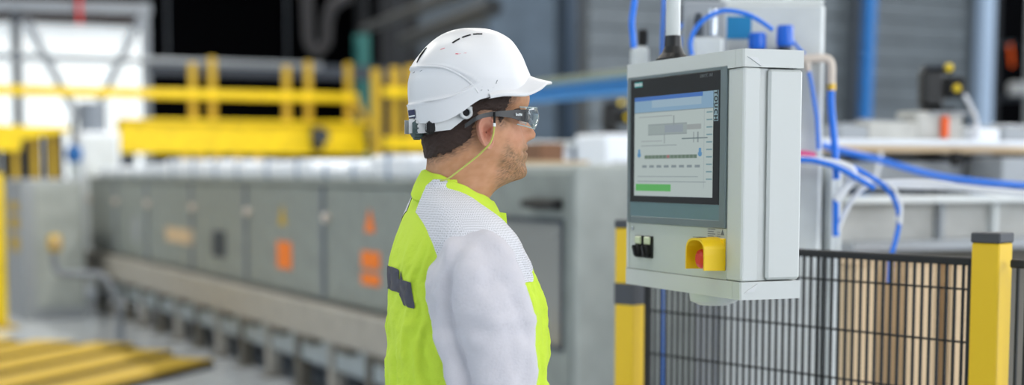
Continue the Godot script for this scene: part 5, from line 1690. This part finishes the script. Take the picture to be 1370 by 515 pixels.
func build_helmet():
	SF = by_height([[38, 630], [38.6, 645], [41.6, 659], [48.4, 673], [55, 681.5], [66, 689.5], [78.5, 696.5], [92, 702], [104, 707], [118, 711], [170, 716]])
	SB = by_height([[38, 629], [38.4, 616], [43, 598], [48, 588], [55, 578.5], [63, 570], [72, 562.5], [82, 555], [91, 550], [101, 547], [111.5, 545], [122, 544.8], [140, 546], [162, 549], [175, 551]])
	H_TOP = md(630, 37.9).y
	H_BASE = md(630, 108).y
	for q in [[544, 166], [549, 163], [577, 164.5], [592, 162.5], [605, 157], [618, 149], [630, 139.5], [640, 133.5], [650, 131], [668, 127.5], [685, 127.5], [698, 122], [706, 116], [712, 110], [725, 106]]:
		var m := md(q[0], q[1], 0.085)
		SE.append([m.x, m.y])
	for q in [[535, 93], [552, 90], [575, 88.5], [590, 90], [606, 96], [622, 105], [632, 113], [620, 121], [605, 128], [580, 133], [535, 141]]: REAR.append(md(q[0], q[1], 0.075))
	var hb := md(640, 185).y
	var base := PX * Vector3(0, hb, 0)
	var t = thing("safety_helmet", "scuffed white safety helmet with short peak on the worker's head", "helmet", base, PHI - deg_to_rad(YAW))
	var off := Vector3(0, -hb, 0)
	var nc := 150
	var nr := 90
	var g := []
	var inner := []
	var edges := []
	for k in nc: edges.append(shell_edge(PI2 * k / nc))
	for i in nr:
		var s := float(i) / (nr - 1)
		var r := []
		for k in nc:
			var h: float = lerpf(edges[k], H_TOP - 0.0004, pow(sin(s * PI / 2), 1.0))
			r.append(shell_pt(h, PI2 * k / nc) + off)
		g.append(r)
	for i in 3:
		var r := []
		for k in nc: r.append(shell_pt(edges[k] + [0.0, 0.0005, 0.03][i], PI2 * k / nc, [0.0, -0.0035, -0.004][i]) + off)
		inner.append(r)
	var st := mb()
	var tr := grid_tris(g)
	for q in tr:
		var c: Vector3 = (q[0] + q[1] + q[2]) / 3.0
		if (q[3] + q[4] + q[5]).dot(c - Vector3(-0.02, H_BASE - hb - 0.02, 0)) < 0.0:
			for e in 3: q[3 + e] = -q[3 + e]
	add_tris(st, tr)
	add_tris(st, grid_tris(inner))
	var shell = obj("shell", st, "helmet", t)
	# peak
	var tip := md(733.5, 111)
	var pk := []
	var na := 41
	for j in 9:
		var r := []
		for k in na:
			var a := deg_to_rad(lerpf(-86, 86, float(k) / (na - 1)))
			var e := shell_edge(a)
			var p := shell_pt(e + 0.004, a, -0.002)
			var reach: float = (tip.x - shell_pt(tip.y, 0.0).x) * pow(cos(a), 0.9) + 0.006
			var out := Vector3(cos(a), 0, sin(a) * 0.35).normalized()
			var s: float = [0.0, 0.35, 0.7, 0.93, 1.0, 1.0, 0.9, 0.5, -0.02][j]
			var dy: float = [0.010, 0.0065, 0.0045, 0.0035, 0.0025, -0.0010, -0.0025, -0.0025, -0.002][j]
			var drop := lerpf(0.0, (tip.y - shell_edge(0.0)) - 0.002, pow(maxf(cos(a), 0.0), 2.0))
			r.append(p + out * reach * s + Vector3(0, dy - 0.004 + drop * s, 0) + off)
		pk.append(r)
	var pt := grid_tris(pk, false)
	obj("peak", add_tris(mb(), orient(pt, Vector3(tip.x - 0.05, tip.y - hb, 0))), "helmet", shell)
	# rain gutter ridge from the temple backwards, below the rear cover
	var rid := []
	for q in [[546, 141], [570, 135.5], [590, 132], [606, 128], [620, 121], [632, 113.5]]: rid.append(surf(q[0], q[1], 0.0008) + off)
	obj("ridge", tube(mb(), smooth(rid, 6), 0.0016, 8), "helmet", shell)
	rid = []
	for q in [[550, 90], [565, 88.5], [585, 89], [600, 92.5], [618, 102], [632, 113.5], [640, 124]]: rid.append(surf(q[0], q[1], 0.0008) + off)
	obj("ridge", tube(mb(), smooth(rid, 6), 0.0016, 8), "helmet", shell)
	# vent slots
	for v in [[[605.5, 57.5], [615, 51.8]], [[618.5, 50.2], [629.5, 46.8]], [[633, 46.0], [645, 45.6]]]:
		var p0 := surf(v[0][0], v[0][1], 0.0004) + off
		var p1 := surf(v[1][0], v[1][1], 0.0004) + off
		obj("vent_slot", tube(mb(), [p0, (p0 + p1) * 0.5 + Vector3(0, 0.0004, 0.0002), p1], 0.0016, 8), "slot_dark", shell)
	var bs0 := surf(571, 64, 0.0005) + off
	var bs1 := surf(558, 84, 0.0005) + off
	obj("rear_slot", tube(mb(), smooth([bs0, (bs0 + bs1) * 0.5 + Vector3(-0.001, 0.0006, 0.0005), bs1], 4), [0.001, 0.0018, 0.002, 0.002, 0.002, 0.002, 0.0018, 0.0014, 0.0008], 8), "slot_dark", shell)
	# scuffs and red marker strokes
	for m in [[[589.5, 66.5], [595, 64.5], 0.0011, "scuff_red"], [[609.5, 72], [613, 72.3], 0.0014, "scuff_red"], [[613, 72.3], [624, 70.8], 0.0005, "scuff_red"], [[552.5, 98], [555, 96], 0.0010, "ink_grey"], [[562, 95.5], [565, 94], 0.0006, "ink_grey"], [[663.5, 112], [665.5, 107], 0.0008, "ink_grey"], [[643, 121], [645, 120], 0.0007, "ink_grey"], [[652.5, 120], [654, 121], 0.0008, "ink_grey"], [[644, 116], [661, 117], 0.0005, "helmet_band"]]:
		var p0 := surf(m[0][0], m[0][1], -m[2] * 0.5) + off
		var p1 := surf(m[1][0], m[1][1], -m[2] * 0.5) + off
		obj("scuff_mark", tube(mb(), [p0, p1], m[2], 6), m[3], shell)
	# dark blue sticker with white lower edge
	var stk = obj("sticker", patch([546.8, 147.5], [555.5, 146.5], [556.8, 157.5], [548.2, 159], 0.0014, off), "sticker_blue", shell)
	obj("sticker_line", patch([547.9, 155.2], [556.3, 153.8], [556.5, 155.6], [548.1, 157.0], 0.0019, off), "print_white", stk)
	# nape strap with the round socket, both sides
	for sg in [1.0, -1.0]:
		var P := PackedVector2Array()
		for q in [[556, 158], [590, 158], [610, 148], [622, 141], [632, 143], [632, 155], [620, 160], [613, 166], [604, 173.5], [590, 175], [572, 177.5], [556, 177]]: P.append(md(q[0], q[1], 0.088))
		var bandst := mb()
		var ix := Geometry2D.triangulate_polygon(P)
		var zf := func(p: Vector2): return (0.0885 - 4.2 * pow(maxf(0.0, -0.035 - p.x), 2.0) * 1.6) * sg
		for e in range(0, ix.size(), 3):
			for lay in [0.0, -0.003]:
				var a3 := []
				for k in 3:
					var p: Vector2 = P[ix[e + k]]
					a3.append(Vector3(p.x, p.y, zf.call(p) + lay * sg) + off)
				var nn := Vector3(0, 0, sg if lay == 0.0 else -sg)
				tri(bandst, a3[0], a3[1], a3[2], nn, nn, nn)
		for i in P.size():
			var p := P[i]
			var q := P[(i + 1) % P.size()]
			quad(bandst, Vector3(p.x, p.y, zf.call(p)) + off, Vector3(q.x, q.y, zf.call(q)) + off, Vector3(q.x, q.y, zf.call(q) - 0.003 * sg) + off, Vector3(p.x, p.y, zf.call(p) - 0.003 * sg) + off, Vector3(0, -1, 0))
		var band = obj("nape_strap", bandst, "helmet_band", t)
		var rc := md(623.5, 150.5, 0.09)
		var rg := mb()
		var ring := []
		for k in 25:
			var a := PI2 * k / 24
			ring.append(Vector3(rc.x + 0.0092 * cos(a), rc.y + 0.0092 * sin(a), 0.0915 * sg) + off)
		obj("socket_ring", tube(rg, ring, 0.0028, 8, false), "helmet_band", band)
		obj("socket_hole", lathe(mb(), [Vector2(0, 0), Vector2(0.0075, 0)], 20, Transform3D(Basis(Vector3.RIGHT, PI / 2), Vector3(rc.x - 0.001, rc.y, 0.0900 * sg) + off)), "slot_dark", band)
	# ratchet knob at the nape
	var kc := md3(562, 172, 0.02)
	kc.x -= 0.006
	var kb = obj("ratchet_knob", lathe(mb(), [Vector2(0, -0.010), Vector2(0.015, -0.010), Vector2(0.0185, -0.006), Vector2(0.0185, 0.006), Vector2(0.014, 0.010), Vector2(0, 0.010)], 24, Transform3D(Basis(Vector3.BACK, PI / 2), kc + off)), "ratchet", t)
	for k in 16:
		var a := PI2 * k / 16
		obj("grip_rib", bx(kc + off + Vector3(0, 0.0188 * cos(a), 0.0188 * sin(a)), Vector3(0.012, 0.003, 0.003)), "ratchet", kb)
	obj("ratchet_case", bx(md3(572, 171, 0.03) + off, Vector3(0.016, 0.024, 0.075), 0.005), "slot_dark", t)
	obj("case_clip", bx(md3(573.5, 169, 0.0585) + off, Vector3(0.010, 0.019, 0.006), 0.003), "helmet_band", t)

func patch(a: Array, b: Array, c: Array, d: Array, lift: float, off: Vector3):   # a decal-thin sheet following the shell
	var g := []
	for i in 6:
		var r := []
		for k in 6:
			var u := k / 5.0
			var v := i / 5.0
			var x := lerpf(lerpf(a[0], b[0], u), lerpf(d[0], c[0], u), v)
			var y := lerpf(lerpf(a[1], b[1], u), lerpf(d[1], c[1], u), v)
			r.append(surf(x, y, lift) + off)
		g.append(r)
	return add_tris(mb(), orient(grid_tris(g, false), Vector3(0, 0.05, 0)))

func orient(tr: Array, c0: Vector3) -> Array:
	for q in tr:
		var c: Vector3 = (q[0] + q[1] + q[2]) / 3.0
		if (q[3] + q[4] + q[5]).dot(c - c0) < 0.0:
			for e in 3: q[3 + e] = -q[3 + e]
	return tr

# the point of the shell's near side under a pixel, lifted off the surface
func surf(px: float, py: float, lift: float) -> Vector3:
	var h := md(px, py, 0.07).y
	var p := Vector3.ZERO
	for i in 5:
		var best := 0.02
		var bx_ := 1e9
		for k in 80:                                       # the outline: where the shell turns out of sight behind
			var x := seen_at(shell_pt(h, 1.2 + k * 0.03)).x
			if x < bx_:
				bx_ = x; best = 1.2 + k * 0.03
		var lo := 0.02
		var hi := best
		for k in 20:
			var mid := (lo + hi) * 0.5
			if seen_at(shell_pt(h, mid)).x > px: lo = mid
			else: hi = mid
		p = shell_pt(h, (lo + hi) * 0.5, lift)
		h = clampf(h + (seen_at(p).y - py) * 0.00136, H_BASE - 0.09, H_TOP - 0.0005)
	return p

func seen_at(p: Vector3) -> Vector2:                       # the pixel of a point in the worker's frame
	var w := PX * p - Vector3(0, CAM_H, 0)
	var a := deg_to_rad(YAW)
	var x := w.x * cos(a) + w.z * sin(a)
	var z := w.x * sin(a) - w.z * cos(a)
	var yy := w.y * cos(PITCH) + z * sin(PITCH)
	var zz := -w.y * sin(PITCH) + z * cos(PITCH)
	return Vector2(685.0 + FOCAL * x / zz, 430.0 - FOCAL * yy / zz)

# ------------------------------------------------------------------ safety glasses with cord
func build_glasses():
	var hb := md(680, 158).y
	var t = thing("safety_glasses", "clear safety glasses with grey temples and yellow neck cord on worker's face", "glasses", PX * Vector3(0, hb, 0), PHI - deg_to_rad(YAW))
	var off := Vector3(0, -hb, 0)
	for sg in [1.0, -1.0]:
		# temple arm: slim behind, deep in front
		var ax := []
		var hs := []
		for q in [[622, 168.5, 0.094, 2.6], [629, 164, 0.099, 3.0], [639, 157.5, 0.102, 3.0], [652, 153.6, 0.096, 3.0], [668, 152.2, 0.085, 3.6], [684, 152.6, 0.078, 5.2], [697, 154.2, 0.072, 7.4], [707, 155.5, 0.062, 8.6]]:
			ax.append(md3(q[0], q[1], q[2]) * Vector3(1, 1, sg) + off)
			hs.append(Vector3(q[3] * 0.00136, 0, 0))
		ax = smooth(ax, 5)
		hs = smooth(hs, 5)
		var rows := []
		for i in ax.size():
			var h: float = hs[i].x
			var w := 0.0016
			var r := []
			for q in [[-w, h], [w, h], [w, -h], [-w, -h]]:
				r.append(ax[i] + Vector3(0, q[1], q[0]))
			rows.append(r)
		var st := mb()
		for i in rows.size() - 1:
			for k in 4:
				var l := (k + 1) % 4
				var mid: Vector3 = (rows[i][k] + rows[i][l]) * 0.5 - ax[i]
				quad(st, rows[i][k], rows[i + 1][k], rows[i + 1][l], rows[i][l], mid)
		quad(st, rows[0][0], rows[0][1], rows[0][2], rows[0][3], Vector3.LEFT)
		quad(st, rows[-1][0], rows[-1][1], rows[-1][2], rows[-1][3], Vector3.RIGHT)
		var tm = obj("temple", st, "temple_grey", t)
		if sg > 0:
			var xf := Transform3D(Basis(Vector3.UP, 0.42), md3(694.5, 153.2, 0.0775) + off)
			written(tm, "lettering", "bollé", 0.0046, "print_white", xf, true)
		for k in 4:
			var p := md3(703.5 + k * 1.8, 155.5, 0.0685 - k * 0.0035) * Vector3(1, 1, sg) + off
			obj("vent_rib", bx(p, Vector3(0.0008, 0.015, 0.002)), "ink_grey", tm)
		# cord sleeve on the temple
		var c0 := md3(661.5, 150, 0.092) * Vector3(1, 1, sg) + off
		var c1 := md3(661.5, 165, 0.092) * Vector3(1, 1, sg) + off
		obj("cord_loop", tube(mb(), [c0, (c0 + c1) * 0.5 + Vector3(0, 0, 0.001 * sg), c1], 0.0021, 8), "slot_dark", tm)
	# wrap-round lens
	var lens := []
	for j in 9:
		var v := float(j) / 8.0
		var r := []
		for k in 31:
			var a := lerpf(-1.22, 1.22, float(k) / 30.0)
			var front := md(719.5, 158).x
			var x := front - 0.075 * (1.0 - cos(a)) - 0.006 * pow(absf(v - 0.4) * 2.0, 2.0)
			var z := 0.0715 * sin(a) / sin(1.22)
			var top := md(716, 145.5).y
			var bot := lerpf(md(716, 174).y, md(716, 168).y, pow(absf(a) / 1.22, 2.0))
			if absf(a) < 0.25: bot += 0.010 * (1.0 - absf(a) / 0.25)
			r.append(Vector3(x, lerpf(top, bot, v), z) + off)
		lens.append(r)
	obj("lens", add_tris(mb(), grid_tris(lens, false)), "lens_clear", t)
	for e in [0, 8]:
		obj("lens_rim", tube(mb(), lens[e], 0.0011, 6), mat("rim_clear_%d" % e, Color(0.62, 0.70, 0.70), 0.25), t)
	obj("nose_bridge", tube(mb(), [md3(703, 166, 0.009) + off, md3(705, 158, 0.0) + off, md3(703, 166, -0.009) + off], 0.0018, 8), "rim_clear_0", t)
	# the cord, from one temple round the nape to the other
	var pts := []
	for q in [[661.5, 164, 0.092], [661, 172, 0.093], [659.5, 182, 0.095], [655.5, 192, 0.094], [648, 200, 0.088], [638, 209.5, 0.078], [626, 219, 0.074], [613, 229, 0.071], [600, 238.5, 0.068], [588, 242, 0.060]]: pts.append(md3(q[0], q[1], q[2]) + off)
	var far := []
	for p in pts: far.append(p * Vector3(1, 1, -1))
	far.reverse()
	pts.append(md3(574, 243, 0.0) + off - Vector3(-0.004, 0, 0))
	pts.append_array(far)
	obj("cord", tube(mb(), smooth(pts, 5), 0.0017, 8), "cord_yellow", t)
	var bd := md3(661.3, 167, 0.0925) + off
	obj("cord_bead", tube(mb(), [bd + Vector3(0, 0.003, 0), bd - Vector3(0, 0.003, 0)], 0.0028, 10), "print_white", t)
